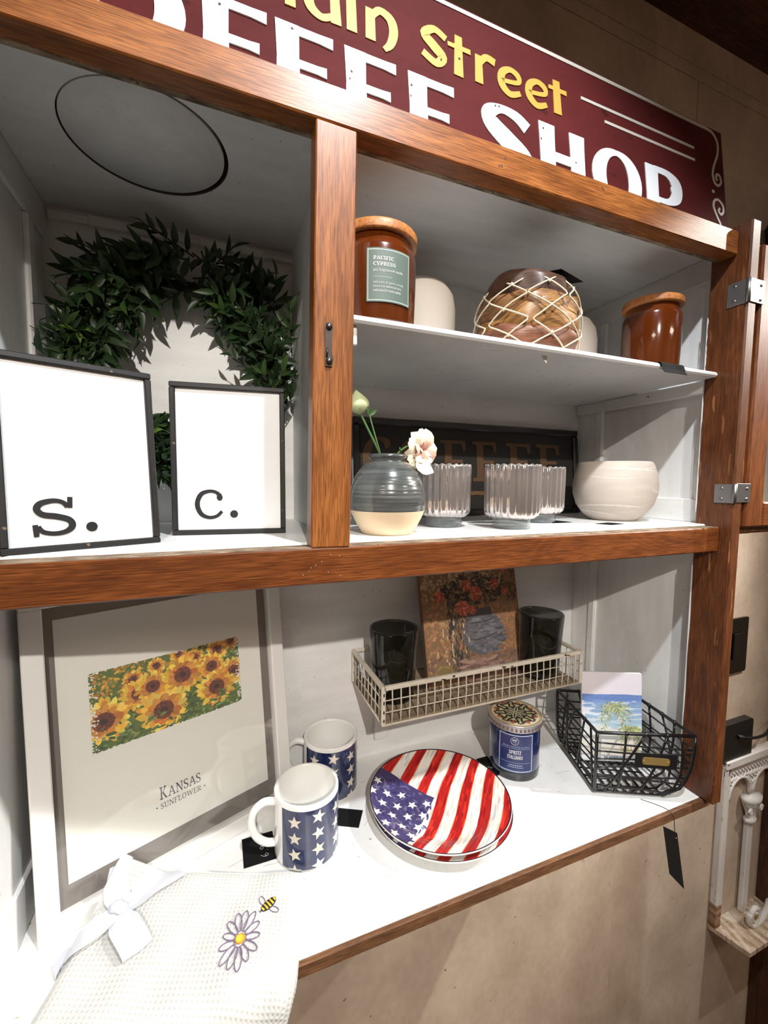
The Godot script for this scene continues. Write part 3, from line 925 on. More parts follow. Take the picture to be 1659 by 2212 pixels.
func build_wreath() -> void:
	var c := Vector3(-0.120, 0.213, BACK + 0.036)
	var t := thing("leaf_wreath", "dark green leafy wreath leaning on the back behind the letter signs", "wreath", c)
	var ring := []
	for i in 40:
		var a := TAU * i / 40.0
		ring.append(Vector3(cos(a) * 0.104, sin(a) * 0.104, -0.022))
	part("twig_ring", tube(ring, 0.007, 8, true), mat(Color8(44, 34, 24), 0.85), t)
	var meshes := []
	for i in 6:
		meshes.append(leaf_mesh([0.030, 0.026, 0.034, 0.028, 0.024, 0.032][i], [0.0092, 0.0088, 0.0102, 0.0084, 0.0086, 0.0098][i], [0.1, 0.3, 0.22, -0.12, 0.35, 0.15][i], [0.5, 0.35, 0.6, 0.45, 0.3, 0.5][i]))
	var greens := []
	for col in [Color8(44, 66, 30), Color8(34, 54, 26), Color8(56, 80, 32), Color8(84, 110, 42), Color8(38, 58, 32)]:
		var m := mat(col, 0.45)
		m.backlight_enabled = true
		m.backlight = Color(0.12, 0.2, 0.05)
		greens.append(m)
	var leaves := []
	for i in 200:
		var a := TAU * (i + rng.randf() * 0.8) / 200.0
		var radial := Vector3(cos(a), sin(a), 0)
		var tang := Vector3(-sin(a), cos(a), 0) * (1.0 if sin(a * 3.0 + 1.0) > -0.75 else -1.0)
		var ph := rng.randf_range(-0.15, PI * 1.05)
		var start := radial * (0.104 + rng.randf_range(-0.022, 0.036)) + Vector3(0, 0, rng.randf_range(-0.018, 0.016))
		var dir := (tang * rng.randf_range(0.25, 1.0) + radial * cos(ph) * rng.randf_range(0.4, 0.95) + Vector3(0, 0, 1) * maxf(0.0, sin(ph)) * rng.randf_range(0.2, 0.75)).normalized()
		if c.y + start.y + dir.y * 0.06 > CEIL - 0.015:
			dir = Vector3(dir.x * 1.4 + 0.2, minf(dir.y, 0.12), absf(dir.z) + 0.35).normalized()
		var side := dir.cross(Vector3(0, 0, 1)).normalized()
		var out_ := side.cross(dir).normalized()
		var len := rng.randf_range(0.034, 0.062)
		var kind := rng.randi() % 5
		var gm: Material = greens[3 if rng.randf() < 0.08 else ([0, 1, 2, 4, 1][kind])]
		var k := rng.randi_range(8, 11)
		for j in k:
			var s := (j + 0.6) / k
			var p := start + dir * len * s
			var ang := j * 2.4 + rng.randf() * 0.5
			var o := (side * cos(ang) + out_ * sin(ang)).normalized()
			var spread := lerpf(0.95, 0.35, s)
			var ld := (dir * (1.0 - spread * 0.6) + o * spread).normalized()
			var q := p + ld * 0.025
			# keep within the cabinet
			if c.z + q.z < BACK + 0.004 or c.z + p.z < BACK + 0.002 or c.x + q.x < -0.266 or c.x + q.x > 0.019 or c.y + q.y > CEIL - 0.006 or c.y + q.y < 0.008:
				continue
			if q.z > 0.07 or absf(q.length()) > 0.185:
				continue
			if Vector2(q.x, q.y).length() < 0.05 and rng.randf() < 0.85:
				continue
			var nrm := (o.cross(ld)).normalized()
			if nrm.z < 0: nrm = -nrm
			var xr := ld.cross(nrm).normalized()
			var b := Basis(xr, ld, xr.cross(ld)).scaled_local(Vector3.ONE * lerpf(1.05, 0.72, s) * rng.randf_range(0.85, 1.1))
			leaves.append([Transform3D(b, p), rng.randi() % 6, gm])
		var stem := part("stem", tube([start - dir * 0.006, start + dir * len * 0.5 + out_ * 0.001, start + dir * len], [0.0011, 0.0009, 0.0005], 5), greens[1], t) if (c.z + start.z + dir.z * len > BACK + 0.004) else null
	leaves.sort_custom(func(a, b): return (a[0] as Transform3D).origin.z > (b[0] as Transform3D).origin.z)
	var rest := begin()
	for i in leaves.size():
		var L: Array = leaves[i]
		if i < 300:
			var o := part("leaf", meshes[L[1]], L[2], t)
			o.transform = L[0]
		else:
			rest.append_from(meshes[L[1]], 0, L[0])
	if leaves.size() > 300:
		var r := part("inner_leaves", rest.commit(), greens[1], t)
		r.set_meta("kind", "stuff")

func build_letter_signs() -> void:
	var face := tmat(mottled(44, Color8(236, 237, 238), Color8(246, 246, 247), 256, 256, 0.03, 0.006), 0.55)
	var frame := tmat(mottled(45, Color8(14, 14, 15), Color8(32, 29, 27), 256, 64, 0.02, 0.1, 20, Color8(120, 96, 76)), 0.55, Vector3(5, 20, 1))
	for k in 2:
		var w: float = [0.112, 0.116][k]
		var h: float = [0.158, 0.160][k]
		var t := thing("letter_sign", ["white sign with a black frame reading s., leaning at the compartment's left", "white sign with a black frame reading c., standing beside the oak stile"][k], "sign",
			[Vector3(-0.2375, FLOOR2, -0.018), Vector3(-0.1295, FLOOR2, -0.111)][k], lean([23.3, -6.4][k], [5.46, 0.6][k]), "framed letter signs")
		var b := 0.0055
		var dz := 0.018
		part("panel", span(Vector3(b, b, -dz + 0.003), Vector3(w - b, h - b, -0.004), 0.0), face, t)
		for r in [[0.0, 0.0, w, b], [0.0, h - b, w, h], [0.0, b, b, h - b], [w - b, b, w, h - b]]:
			part("frame_side", span(Vector3(r[0], r[1], -dz), Vector3(r[2], r[3], 0.0), 0.0009, Vector2(rng.randf(), 0)), frame, t)
		var st := begin()
		var z := Transform3D(Basis.from_scale(Vector3(0.001, 0.001, 1)), Vector3(0, 0, -0.0041))
		if k == 0:
			add_ribbon(st, [[43.5, 36.5, 2.0], [40, 40.3, 1.7], [34, 41.6, 1.8], [26, 39.5, 2.2], [23.5, 35, 2.3], [27, 30.5, 2.3], [36, 28.6, 2.4], [44, 25.5, 2.4], [46, 20.5, 2.4], [42, 16.2, 2.0], [34.5, 14.8, 1.8], [27, 16.5, 1.8], [23.5, 20.8, 2.0]], 0.0, 0.0012, z, false, 5)
			add_ribbon(st, [[45.4, 44.3], [45.0, 35.5]], 1.7, 0.0013, z)
			add_ribbon(st, [[22.0, 22.5], [22.6, 13.0]], 1.7, 0.0013, z)
		else:
			add_ribbon(st, [[47.6, 41.5, 2.3], [43.5, 45.5, 1.7], [37, 46.8, 1.7], [29, 44, 2.2], [25, 36.5, 2.4], [25, 29, 2.4], [29, 21.5, 2.2], [36.5, 18.4, 1.8], [44, 20, 1.7], [49, 25, 1.6]], 0.0, 0.0012, z, false, 5)
			add_prism(st, disc_pts(Vector2(47.0, 40.0), 3.0, 3.4, 16), 0.0013, z)
		part("letter", done(st), M.black, t)
		part("dot", prism(disc_pts([Vector2(0.0595, 0.0187), Vector2(0.0614, 0.0219)][k], 0.0041, 0.0041, 20), 0.0012, Transform3D(Basis.IDENTITY, Vector3(0, 0, -0.0041))), M.black, t)

# ---------------------------------------------------------------- the framed sunflower print
func sunflower_image() -> Image:
	var W := 1240
	var H := 640
	var paper := Color8(232, 231, 224)
	var im := canvas(W, H, Color8(88, 108, 52))
	for i in 1100:
		var p := Vector2(rng.randf() * W, rng.randf() * H)
		var c: Color = [Color8(66, 92, 40), Color8(104, 132, 66), Color8(58, 78, 44), Color8(128, 146, 82), Color8(92, 110, 60)][rng.randi() % 5]
		if p.y < H * (0.36 - 0.16 * p.x / W) and rng.randf() < 0.8:
			c = [Color8(196, 150, 50), Color8(214, 168, 58), Color8(168, 120, 44), Color8(188, 128, 50)][rng.randi() % 4]
		stroke(im, p, p + Vector2(rng.randf_range(-50, 50), rng.randf_range(-40, 40)), rng.randf_range(10, 26), vary(c, 0.12), rng.randf_range(-10, 10))
	var fl := [[0.55, 0.04, 0.07], [0.40, 0.12, 0.07], [0.66, 0.14, 0.08], [0.83, 0.12, 0.10], [0.94, 0.04, 0.08], [0.25, 0.22, 0.08], [0.78, 0.34, 0.12], [0.95, 0.50, 0.13], [0.28, 0.42, 0.13], [0.37, 0.38, 0.13], [0.57, 0.34, 0.17], [0.07, 0.64, 0.18], [0.81, 0.66, 0.17], [0.43, 0.74, 0.19]]
	for f in fl:
		var c := Vector2(f[0] * W, f[1] * H)
		var r: float = f[2] * W * 0.88
		paint_poly(im, disc_pts(c, r * 0.62, r * 0.58, 24), Color8(206, 146, 46))
		for ring in 3:
			var n := 22
			for j in n:
				var a := TAU * (j + rng.randf() * 0.8) / n
				var rr: float = r * [1.05, 0.9, 0.7][ring] * rng.randf_range(0.85, 1.1)
				var col: Color = [Color8(232, 186, 58), Color8(244, 214, 100), Color8(218, 150, 50), Color8(240, 200, 78)][rng.randi() % 4]
				if ring == 2: col = col.lerp(Color8(178, 84, 40), 0.55)
				stroke(im, c + Vector2(cos(a), sin(a) * 0.92) * r * 0.2, c + Vector2(cos(a), sin(a) * 0.92) * rr, r * 0.26, vary(col, 0.1), rng.randf_range(-0.05, 0.05) * r)
		paint_poly(im, disc_pts(c, r * 0.40, r * 0.37, 22), Color8(108, 52, 36))
		for j in int(60 * f[2] / 0.1):
			var a := rng.randf() * TAU
			var q := c + Vector2(cos(a), sin(a)) * r * 0.42 * sqrt(rng.randf())
			stroke(im, q, q + Vector2(rng.randf_range(-14, 14), rng.randf_range(-14, 14)), 7, [Color8(70, 32, 36), Color8(136, 66, 46), Color8(160, 96, 56), Color8(58, 30, 32)][rng.randi() % 4])
		paint_poly(im, disc_pts(c, r * 0.15, r * 0.13, 14), Color8(56, 30, 34))
	for i in 70:   # leaves over the lower part
		var p := Vector2(rng.randf() * W, H * rng.randf_range(0.72, 1.0))
		stroke(im, p, p + Vector2(rng.randf_range(-90, 90), rng.randf_range(-40, 40)), rng.randf_range(12, 30), vary([Color8(84, 112, 62), Color8(120, 146, 96), Color8(60, 88, 56)][rng.randi() % 3], 0.1))
	# ragged watercolour edge
	for i in 420:
		var e := rng.randi() % 4
		var p: Vector2
		if e == 0: p = Vector2(rng.randf_range(-14, 18) + 60.0 * pow(rng.randf(), 5.0), rng.randf() * H)
		elif e == 1: p = Vector2(W - rng.randf_range(-14, 18) - 50.0 * pow(rng.randf(), 5.0), rng.randf() * H)
		elif e == 2: p = Vector2(rng.randf() * W, rng.randf_range(-12, 1))
		else: p = Vector2(rng.randf() * W, H - rng.randf_range(-12, 1))
		stroke(im, p, p + Vector2(rng.randf_range(-30, 30), rng.randf_range(-12, 12)), rng.randf_range(6, 16), paper)
	im.resize(775, 400, Image.INTERPOLATE_LANCZOS)
	return im

func build_sunflower_print() -> void:
	var w := 0.2894
	var h := 0.356
	var t := thing("framed_print", "white framed sunflower print behind glass at the left of the lower shelf", "picture", Vector3(-0.2581, LOW, -0.1018), lean(22.13, 6.3))
	var fr := coated(mat(Color8(228, 227, 224), 0.45), 0.2, 0.3)
	var b := 0.0188
	for r in [[0.0, 0.0, w, b], [0.0, h - b, w, h], [0.0, b, b, h - b], [w - b, b, w, h - b]]:
		part("frame_side", span(Vector3(r[0], r[1], -0.016), Vector3(r[2], r[3], 0.0), 0.0012), fr, t)
	part("added_backing", span(Vector3(b, b, -0.0155), Vector3(w - b, h - b, -0.0135), 0.0), mat(Color8(112, 104, 98), 0.8), t)  # added board, its grey stands in for the wall behind a clear border
	var paper := part("print_paper", span(Vector3(0.0278, 0.0425, -0.0134), Vector3(0.2585, 0.322, -0.0126), 0.0), mat(Color8(232, 231, 224), 0.8), t)
	var im := tmat(sunflower_image(), 0.8)
	part("sunflower_picture", picture(0.172, 0.089, Vector3(0.0555, 0.167, -0.01255)), im, paper)
	var ink := mat(Color8(58, 58, 64), 0.8)
	var serif := font("Droid Serif")
	var a := part("lettering", text_mesh("K", serif, 0.0082, 0.0148, 0.0001), ink, paper)
	a.position = Vector3(0.1188, 0.0845, -0.0126)
	a = part("lettering", text_mesh("ANSAS", serif, 0.0385, 0.0118, 0.0001), ink, paper)
	a.position = Vector3(0.1282, 0.0845, -0.0126)
	a = part("lettering", text_mesh("SUNFLOWER", serif, 0.0475, 0.0066, 0.0001), ink, paper)
	a.position = Vector3(0.1192, 0.0735, -0.0126)
	for x in [0.1152, 0.1712]:
		part("lettering", prism(disc_pts(Vector2(x, 0.0768), 0.0009, 0.0009, 10), 0.0001, Transform3D(Basis.IDENTITY, Vector3(0, 0, -0.0126))), ink, paper)
	part("glass_pane", span(Vector3(b - 0.002, b - 0.002, -0.0075), Vector3(w - b + 0.002, h - b + 0.002, -0.0055), 0.0), glass(Color(0.95, 0.97, 0.97), 0.02, 0.0), t)
# ---------------------------------------------------------------- the white towel with a ribbon
func towel_point(a: float, b: float, lift: float) -> Vector3:
	# a runs along the back edge, b towards the room; past the shelf edge the cloth hangs down
	var e1 := Vector3(0.928, 0, 0.373)
	var e2 := Vector3(-0.262, 0, 0.965)
	var p := Vector3(-0.204, LOW, -0.164) + e1 * a + e2 * b
	# where it meets the leaning picture frame the cloth slides up its face
	var n := Vector3(0.377, 0, 0.926)
	var over := maxf(0.0, -(n.x * p.x + n.z * p.z + 0.1915 - 0.007))
	p += n * over * 0.89
	lift += over * 1.05
	var w := 0.0011 * sin(a * 70.0 + b * 25.0) + 0.0016 * sin(b * 44.0 - a * 22.0 + 1.0) + 0.0009 * sin(a * 130.0 + 2.0) * sin(b * 90.0)
	var y := lift + w
	var ze := 0.004
	var r := 0.008
	var s := p.z - ze
	if s <= 0.0:
		return Vector3(p.x, LOW + y, p.z)
	var ang := minf(s / (r + y), PI / 2)
	var rr := r + y
	var fall := maxf(0.0, s - rr * PI / 2)
	return Vector3(p.x, LOW - r + rr * cos(ang) - fall, ze + rr * sin(ang))

func build_towel() -> void:
	var t := thing("tea_towel", "folded white waffle towel with daisy and bee embroidery hanging over the lower shelf edge", "towel")
	var img := canvas(64, 64, Color(0.5, 0.5, 0.5))
	for y in 64:
		for x in 64:
			var k := 0.5 + 0.5 * maxf(absf(cos(PI * x / 32.0)), absf(cos(PI * y / 32.0)))
			img.set_pixel(x, y, Color(k, k, k))
	img.bump_map_to_normal_map(5.0)
	var cloth := mat(Color8(200, 200, 197), 0.9)
	cloth.rim_enabled = true
	cloth.rim = 0.3
	cloth.normal_enabled = true
	cloth.normal_texture = tex(img)
	cloth.normal_scale = 1.6
	var A := 0.222
	var B := 0.30
	var na := 64
	var nb := 80
	var st := begin()
	st.set_smooth_group(0)
	var lift := func(a: float, b: float) -> float:
		var e := minf(minf(a, A - a), b)
		return 0.004 + 0.016 * sqrt(clampf(e / 0.02, 0.0, 1.0)) * (2.0 - sqrt(clampf(e / 0.02, 0.0, 1.0)))
	for i in na:
		for j in nb:
			var q := []
			var uv := []
			for d in [[0, 0], [1, 0], [1, 1], [0, 1]]:
				var a = A * (i + d[0]) / na
				var b = B * (j + d[1]) / nb
				q.append(towel_point(a, b, lift.call(a, b)))
				uv.append(Vector2(a, b) / 0.009)
			quad_out(st, q, Vector3(0, 1, 0.6), uv)
	for e in [[0, nb, 0], [0, nb, 1], [0, na, 2], [0, na, 3]]:   # edges down to the shelf, and the hanging hem
		for k in range(e[0], e[1]):
			var q := []
			for d in [0, 1]:
				var a: float
				var b: float
				match e[2]:
					0: a = 0.0; b = B * (k + d) / nb
					1: a = A; b = B * (k + d) / nb
					2: a = A * (k + d) / na; b = 0.0
					_: a = A * (k + d) / na; b = B
				q.append(towel_point(a, b, lift.call(a, b)))
				q.append(towel_point(a, b, 0.0018))
			var o: Vector3 = [Vector3(-1, 0, -0.4), Vector3(1, 0, 0.4), Vector3(0.3, 0, -1), Vector3(0, -1, 0.2)][e[2]]
			quad_out(st, [q[0], q[1], q[3], q[2]], o, [Vector2.ZERO, Vector2(0, 1), Vector2.ONE, Vector2(1, 0)])
	part("cloth", done(st), cloth, t)
	# embroidery, laid on the cloth at points of the shelf plane
	var on := func(x: float, z: float, up := 0.0) -> Vector3:
		var p := Vector2(x + 0.204, z + 0.164)
		var det := 0.928 * 0.965 + 0.373 * 0.262
		var a := (p.x * 0.965 + p.y * 0.262) / det
		var b := (p.y * 0.928 - p.x * 0.373) / det
		return towel_point(a, b, lift.call(a, b) + up)
	var thread := mat(Color8(122, 106, 132), 0.8)
	var gold := mat(Color8(236, 190, 60), 0.8)
	var dark := mat(Color8(30, 26, 28), 0.8)
	var d := part("daisy_embroidery", tube(_loop(on, Vector2(-0.0725, -0.0245), 0.0042, 0.0042, 0.0, 0.0010), 0.00075, 6, true), mat(Color8(206, 140, 40), 0.8), t)
	var dc := begin()
	for i in 10:
		var r := 0.0036 * (1.0 - i / 10.0)
		add_tube(dc, _loop(on, Vector2(-0.0725, -0.0245), r, r, 0.0, 0.0009), 0.0006, 5, true)
	part("flower_centre", done(dc), gold, d)
	for i in 13:
		var a := TAU * (i + 0.2) / 13.0
		var l = 0.0064 * [1.0, 1.1, 0.92, 1.05, 0.95, 1.1, 1.0, 0.9, 1.08, 1.0, 0.94, 1.06, 1.0][i]
		var dv := Vector2(cos(a) * 1.08 - 0.25 * sin(a), sin(a) * 1.62)
		var c = Vector2(-0.0725, -0.0245) + dv * (0.0046 + l)
		part("petal", tube(_loop(on, c, l * dv.length(), 0.0033, dv.angle(), 0.0008), 0.0005, 5, true), thread, d)
	var bc := Vector2(-0.0425, -0.0515)
	var be := part("bee_embroidery", tube(_loop(on, bc, 0.0088, 0.0040, -0.55, 0.0006), 0.0006, 5, true), dark, t)
	var sx := Vector2(cos(-0.55), sin(-0.55))
	for i in 9:
		var u := (i - 4) / 4.6
		var hw := 0.0037 * sqrt(maxf(0.0, 1.0 - u * u))
		var nn := Vector2(-sx.y, sx.x)
		var m := bc + sx * u * 0.0084
		part("stripe", tube([on.call(m.x - nn.x * hw, m.y - nn.y * hw, 0.0007), on.call(m.x, m.y, 0.0009), on.call(m.x + nn.x * hw, m.y + nn.y * hw, 0.0007)], 0.0011, 5), dark if i % 2 == 1 else gold, be)
	for s in [-1.0, 1.0]:
		var c = bc + Vector2(-sx.y, sx.x) * s * 0.0082 + sx * (0.0005 if s > 0 else -0.002)
		part("wing", tube(_loop(on, c, 0.0056, 0.0026, -0.55 + s * 1.25, 0.0006), 0.0004, 5, true), thread, be)
	for s in [-0.35, 0.35]:
		var q := bc - sx * 0.0088
		var q2 := q - sx.rotated(s) * 0.003
		part("feeler", tube([on.call(q.x, q.y, 0.0006), on.call(q2.x, q2.y, 0.0006)], 0.0003, 4), dark, be)
	# satin ribbon tied in a knot
	var rb := thing("ribbon", "white satin ribbon tied in a knot on the white towel", "ribbon")
	var satin := coated(mat(Color8(196, 199, 208), 0.45), 0.15, 0.35)
	var knot := Vector2(-0.1885, -0.098)
	for s in [
		[[[-0.202, -0.158], [-0.199, -0.135], [-0.192, -0.112], [-0.1885, -0.098]], 0.012, 0.002],
		[[[-0.132, -0.1275], [-0.152, -0.116], [-0.171, -0.105], [-0.1885, -0.098]], 0.0115, 0.0025],
		[[[-0.1885, -0.098], [-0.199, -0.089], [-0.212, -0.081], [-0.227, -0.0745], [-0.236, -0.070]], 0.012, 0.004],
		[[[-0.1885, -0.098], [-0.183, -0.084], [-0.176, -0.070], [-0.168, -0.056], [-0.163, -0.047]], 0.013, 0.004]]:
		var pts := []
		for p in s[0]: pts.append(Vector3(p[0], 0, p[1]))
		pts = smooth_path(pts, 6)
		st = begin()
		st.set_smooth_group(0)
		var rows := []
		for i in pts.size():
			var tt: Vector3 = (pts[mini(i + 1, pts.size() - 1)] - pts[maxi(i - 1, 0)]).normalized()
			var nn := Vector3(-tt.z, 0, tt.x)
			var u := float(i) / (pts.size() - 1)
			var hw: float = s[1] * (lerpf(0.55, 1.0, minf(1.0, absf((u if s[2] > 0.003 else 1.0 - u)) * 3.0)))
			var row := []
			for j in 7:
				var v := (j - 3) / 3.0
				var p: Vector3 = pts[i] + nn * hw * v
				var up: float = s[2] * (0.4 + 0.9 * sin(PI * clampf(u * 0.9 + 0.05, 0, 1))) + 0.0012 * cos(v * 2.2 + u * 4.0) + 0.0012
				row.append(on.call(p.x, p.z, up))
			rows.append(row)
		for i in rows.size() - 1:
			for j in 6:
				quad_out(st, [rows[i][j], rows[i][j + 1], rows[i + 1][j + 1], rows[i + 1][j]], Vector3.UP, [Vector2.ZERO, Vector2.ZERO, Vector2.ZERO, Vector2.ZERO])
		part("band" if s[2] < 0.003 else "tail", done(st), satin, rb)
	var kp: Vector3 = on.call(knot.x, knot.y, 0.006)
	st = begin()
	var prof := []
	for i in 11:
		var a := -PI / 2 + PI * i / 10.0
		prof.append(Vector2(maxf(0.0, cos(a)) * 0.008 * (1.0 + 0.08 * sin(i * 2.0)), sin(a) * 0.0105))
	add_lathe(st, prof, 18, func(a, y): return 1.0 + 0.1 * sin(a * 5.0 + y * 300.0), Transform3D(Basis(Vector3(0.6, 0, -0.8).normalized(), Vector3(0.8, 0, 0.6).normalized(), Vector3.UP).scaled_local(Vector3(0.85, 0.95, 0.42)), kp))
	part("knot", done(st), satin, rb)

func _loop(on: Callable, c: Vector2, rx: float, ry: float, rot: float, up: float, n := 16) -> Array:
	var o := []
	for i in n:
		var a := TAU * i / n
		var p := c + Vector2(cos(a) * rx, sin(a) * ry).rotated(rot)
		o.append(on.call(p.x, p.y, up))
	return o

# ---------------------------------------------------------------- mugs and plates
func mug_image() -> Image:
	var im := mottled(71, Color8(18, 28, 68), Color8(31, 43, 88), 1024, 384, 0.012, 0.012)
	for c in 7:
		for r in 4:
			var p := Vector2((c + 0.40) * 1024.0 / 7.0, (r + (0.50 if c % 2 == 1 else 0.72)) * 384.0 / 3.65)
			paint_poly(im, star_pts(p, 44.0 + rng.randf() * 3.0, rng.randf_range(-0.35, 0.35)), vary(Color8(222, 212, 194), 0.05))
	return im

func build_mugs() -> void:
	var R := 0.0405
	var H := 0.0835
	var im := coated(tmat(mug_image(), 0.3), 0.9, 0.05)
	var proto: Node3D = null
	var places := [[Vector3(0.014, LOW, -0.1321), 178.0, "white mug with navy star print in front, nearest the towel"], [Vector3(0.0695, LOW, -0.2262), 160.0, "white mug with navy star print standing behind the other mug"]]
	for pl in places:
		var t: Node3D
		if proto == null:
			t = thing("star_mug", pl[2], "mug", pl[0], Basis.IDENTITY, "star mugs")
			part("body", lathe([Vector2(0.0, 0.004), Vector2(R - 0.006, 0.004), Vector2(R - 0.006, 0.0), Vector2(R - 0.006, 0.0), Vector2(R - 0.0032, 0.0), Vector2(R - 0.001, 0.0018), Vector2(R, 0.0045), Vector2(R, H - 0.002), Vector2(R - 0.0008, H - 0.0004), Vector2(R - 0.002, H), Vector2(R - 0.0034, H - 0.0006), Vector2(R - 0.0042, H - 0.003), Vector2(R - 0.0042, 0.012), Vector2(R - 0.007, 0.008), Vector2(R - 0.014, 0.0065), Vector2(0.0, 0.0065)], 72), M.ceramic, t)
			# printed band round the mug, open at the handle (angle 0)
			var st := begin()
			st.set_smooth_group(0)
			var n := 60
			for i in n:
				var a0 := lerpf(0.62, TAU - 0.62, float(i) / n)
				var a1 := lerpf(0.62, TAU - 0.62, float(i + 1) / n)
				var q := []
				for p in [[a0, 0.0035], [a1, 0.0035], [a1, H - 0.006], [a0, H - 0.006]]:
					q.append(Vector3(cos(p[0]) * (R + 0.00015), p[1], sin(p[0]) * (R + 0.00015)))
				quad_out(st, q, Vector3(q[0].x, 0, q[0].z), [Vector2(float(i) / n, 1), Vector2(float(i + 1) / n, 1), Vector2(float(i + 1) / n, 0), Vector2(float(i) / n, 0)])
			part("star_print", done(st), im, t)
			var hp := smooth_path([Vector3(R - 0.002, 0.069, 0), Vector3(R + 0.012, 0.071, 0), Vector3(R + 0.024, 0.062, 0), Vector3(R + 0.027, 0.045, 0), Vector3(R + 0.021, 0.028, 0), Vector3(R + 0.010, 0.018, 0), Vector3(R - 0.002, 0.015, 0)], 6)
			st = begin()
			add_tube(st, hp, 0.0048, 12)
			var hm := done(st)
			part("handle", hm, M.ceramic, t)
			proto = t
		else:
			t = proto.duplicate()
			t.name = numbered("star_mug")
			add_child(t)
			t.position = pl[0]
			tag(t, pl[2], "mug", "star mugs")
		t.rotation_degrees = Vector3(0, pl[1], 0)

func plate_image() -> Image:
	var S := 640
	var im := canvas(S, S, Color8(238, 234, 226))
	var dirS := Vector2(-0.72, 0.69).normalized()
	var dirA := Vector2(dirS.y, -dirS.x)
	var to := func(a: float, s: float) -> Vector2:
		var w := 0.035 * sin(s * 3.4 + a * 1.5)
		return (dirA * (a + w) + dirS * s) * S * 0.5 + Vector2(S, S) * 0.5
	for i in 700:   # washed white ground
		var a := rng.randf_range(-1.1, 1.1)
		var s := rng.randf_range(-1.1, 1.0)
		stroke(im, to.call(a, s), to.call(a + rng.randf_range(-0.02, 0.02), s + rng.randf_range(0.1, 0.35)), rng.randf_range(4, 11), [Color8(238, 235, 229), Color8(214, 206, 194), Color8(200, 200, 206), Color8(226, 208, 188), Color8(240, 239, 235)][rng.randi() % 5])
	for k in range(-4, 4):
		var a := 0.03 + k * 0.297
		for q in 24:
			var s0 := -1.2 + q * 0.1
			paint_poly(im, PackedVector2Array([to.call(a - 0.07, s0), to.call(a + 0.07, s0), to.call(a + 0.07, s0 + 0.104), to.call(a - 0.07, s0 + 0.104)]), Color8(180, 32, 33))
		for j in 90:
			var s := rng.randf_range(-1.15, 1.0)
			var o := rng.randf_range(-0.055, 0.055)
			stroke(im, to.call(a + o, s), to.call(a + o + rng.randf_range(-0.006, 0.006), s + rng.randf_range(0.12, 0.32)), rng.randf_range(6, 12), vary([Color8(186, 34, 34), Color8(170, 26, 30), Color8(206, 52, 40), Color8(150, 22, 28)][rng.randi() % 4], 0.08))
		for j in 20:
			var s := rng.randf_range(-1.1, 0.9)
			var o := 0.072 * (1.0 if rng.randf() < 0.5 else -1.0)
			stroke(im, to.call(a + o, s), to.call(a + o, s + 0.2), 4, Color8(226, 150, 110))
	# canton
	paint_poly(im, PackedVector2Array([to.call(-0.075, -0.04), to.call(-0.08, 1.3), to.call(-1.4, 1.3), to.call(-1.4, -0.10), to.call(-0.6, -0.16), to.call(-0.2, -0.05)]), Color8(66, 60, 104))
	for i in 420:
		var a := rng.randf_range(-1.2, -0.10)
		var s := rng.randf_range(-0.04, 1.0)
		stroke(im, to.call(a, s), to.call(a + rng.randf_range(-0.1, 0.1), s + rng.randf_range(-0.1, 0.14)), rng.randf_range(5, 12), vary([Color8(70, 66, 116), Color8(54, 46, 92), Color8(96, 92, 134), Color8(112, 104, 132), Color8(60, 58, 112)][rng.randi() % 5], 0.08))
	for r in 5:
		for c in 4:
			var p: Vector2 = to.call(-0.15 - r * 0.185, 0.12 + c * 0.22 + (0.11 if r % 2 == 1 else 0.0))
			paint_poly(im, star_pts(p, 23.0, rng.randf_range(-0.4, 0.4), 0.45), Color8(246, 246, 246))
	# dark painted rim
	for i in 200:
		var a0 := TAU * i / 200.0
		var a1 := TAU * (i + 1.2) / 200.0
		var c := Vector2(S, S) * 0.5
		bar(im, c + Vector2(cos(a0), sin(a0)) * S * 0.4955, c + Vector2(cos(a1), sin(a1)) * S * 0.4955, 6, Color8(44, 26, 34))
	return im

func build_plates() -> void:
	var im := coated(tmat(plate_image(), 0.3), 1.0, 0.03)
	var R := 0.0988
	var under := lathe([Vector2(0.0, 0.003), Vector2(0.05, 0.003), Vector2(0.052, 0.0), Vector2(0.055, 0.0), Vector2(0.0565, 0.003), Vector2(0.07, 0.006), Vector2(0.088, 0.0125), Vector2(R, 0.0165), Vector2(R + 0.0007, 0.0178), Vector2(R, 0.0188)], 96)
	var top := [Vector2(R, 0.0188), Vector2(0.088, 0.0158), Vector2(0.076, 0.0115), Vector2(0.068, 0.0075), Vector2(0.062, 0.006), Vector2(0.0, 0.006)]
	var st := begin()
	st.set_smooth_group(0)
	for i in top.size() - 1:
		for j in 96:
			var q := []
			var uv := []
			for p in [[i, j], [i, j + 1], [i + 1, j + 1], [i + 1, j]]:
				var a = TAU * p[1] / 96.0
				var v := Vector3(cos(a) * top[p[0]].x, top[p[0]].y, sin(a) * top[p[0]].x)
				q.append(v)
				uv.append(Vector2(v.x, v.z) / (2.0 * R) + Vector2(0.5, 0.5))
			if top[i + 1].x < 1e-6:
				q.resize(3)
				uv.resize(3)
			quad_out(st, q, Vector3.UP, uv)
	var face := done(st)
	for k in 2:
		var t := thing("flag_plate", ["lower plate of the pair, mostly hidden under the flag plate", "round plate painted with stars and red stripes, on top of the pair"][k], "plate", [Vector3(0.2015, LOW, -0.1175), Vector3(0.1998, LOW + 0.0092, -0.1187)][k], Basis.IDENTITY, "stacked flag plates")
		part("body", under, M.ceramic, t)
		part("painted_face", face, im, t)

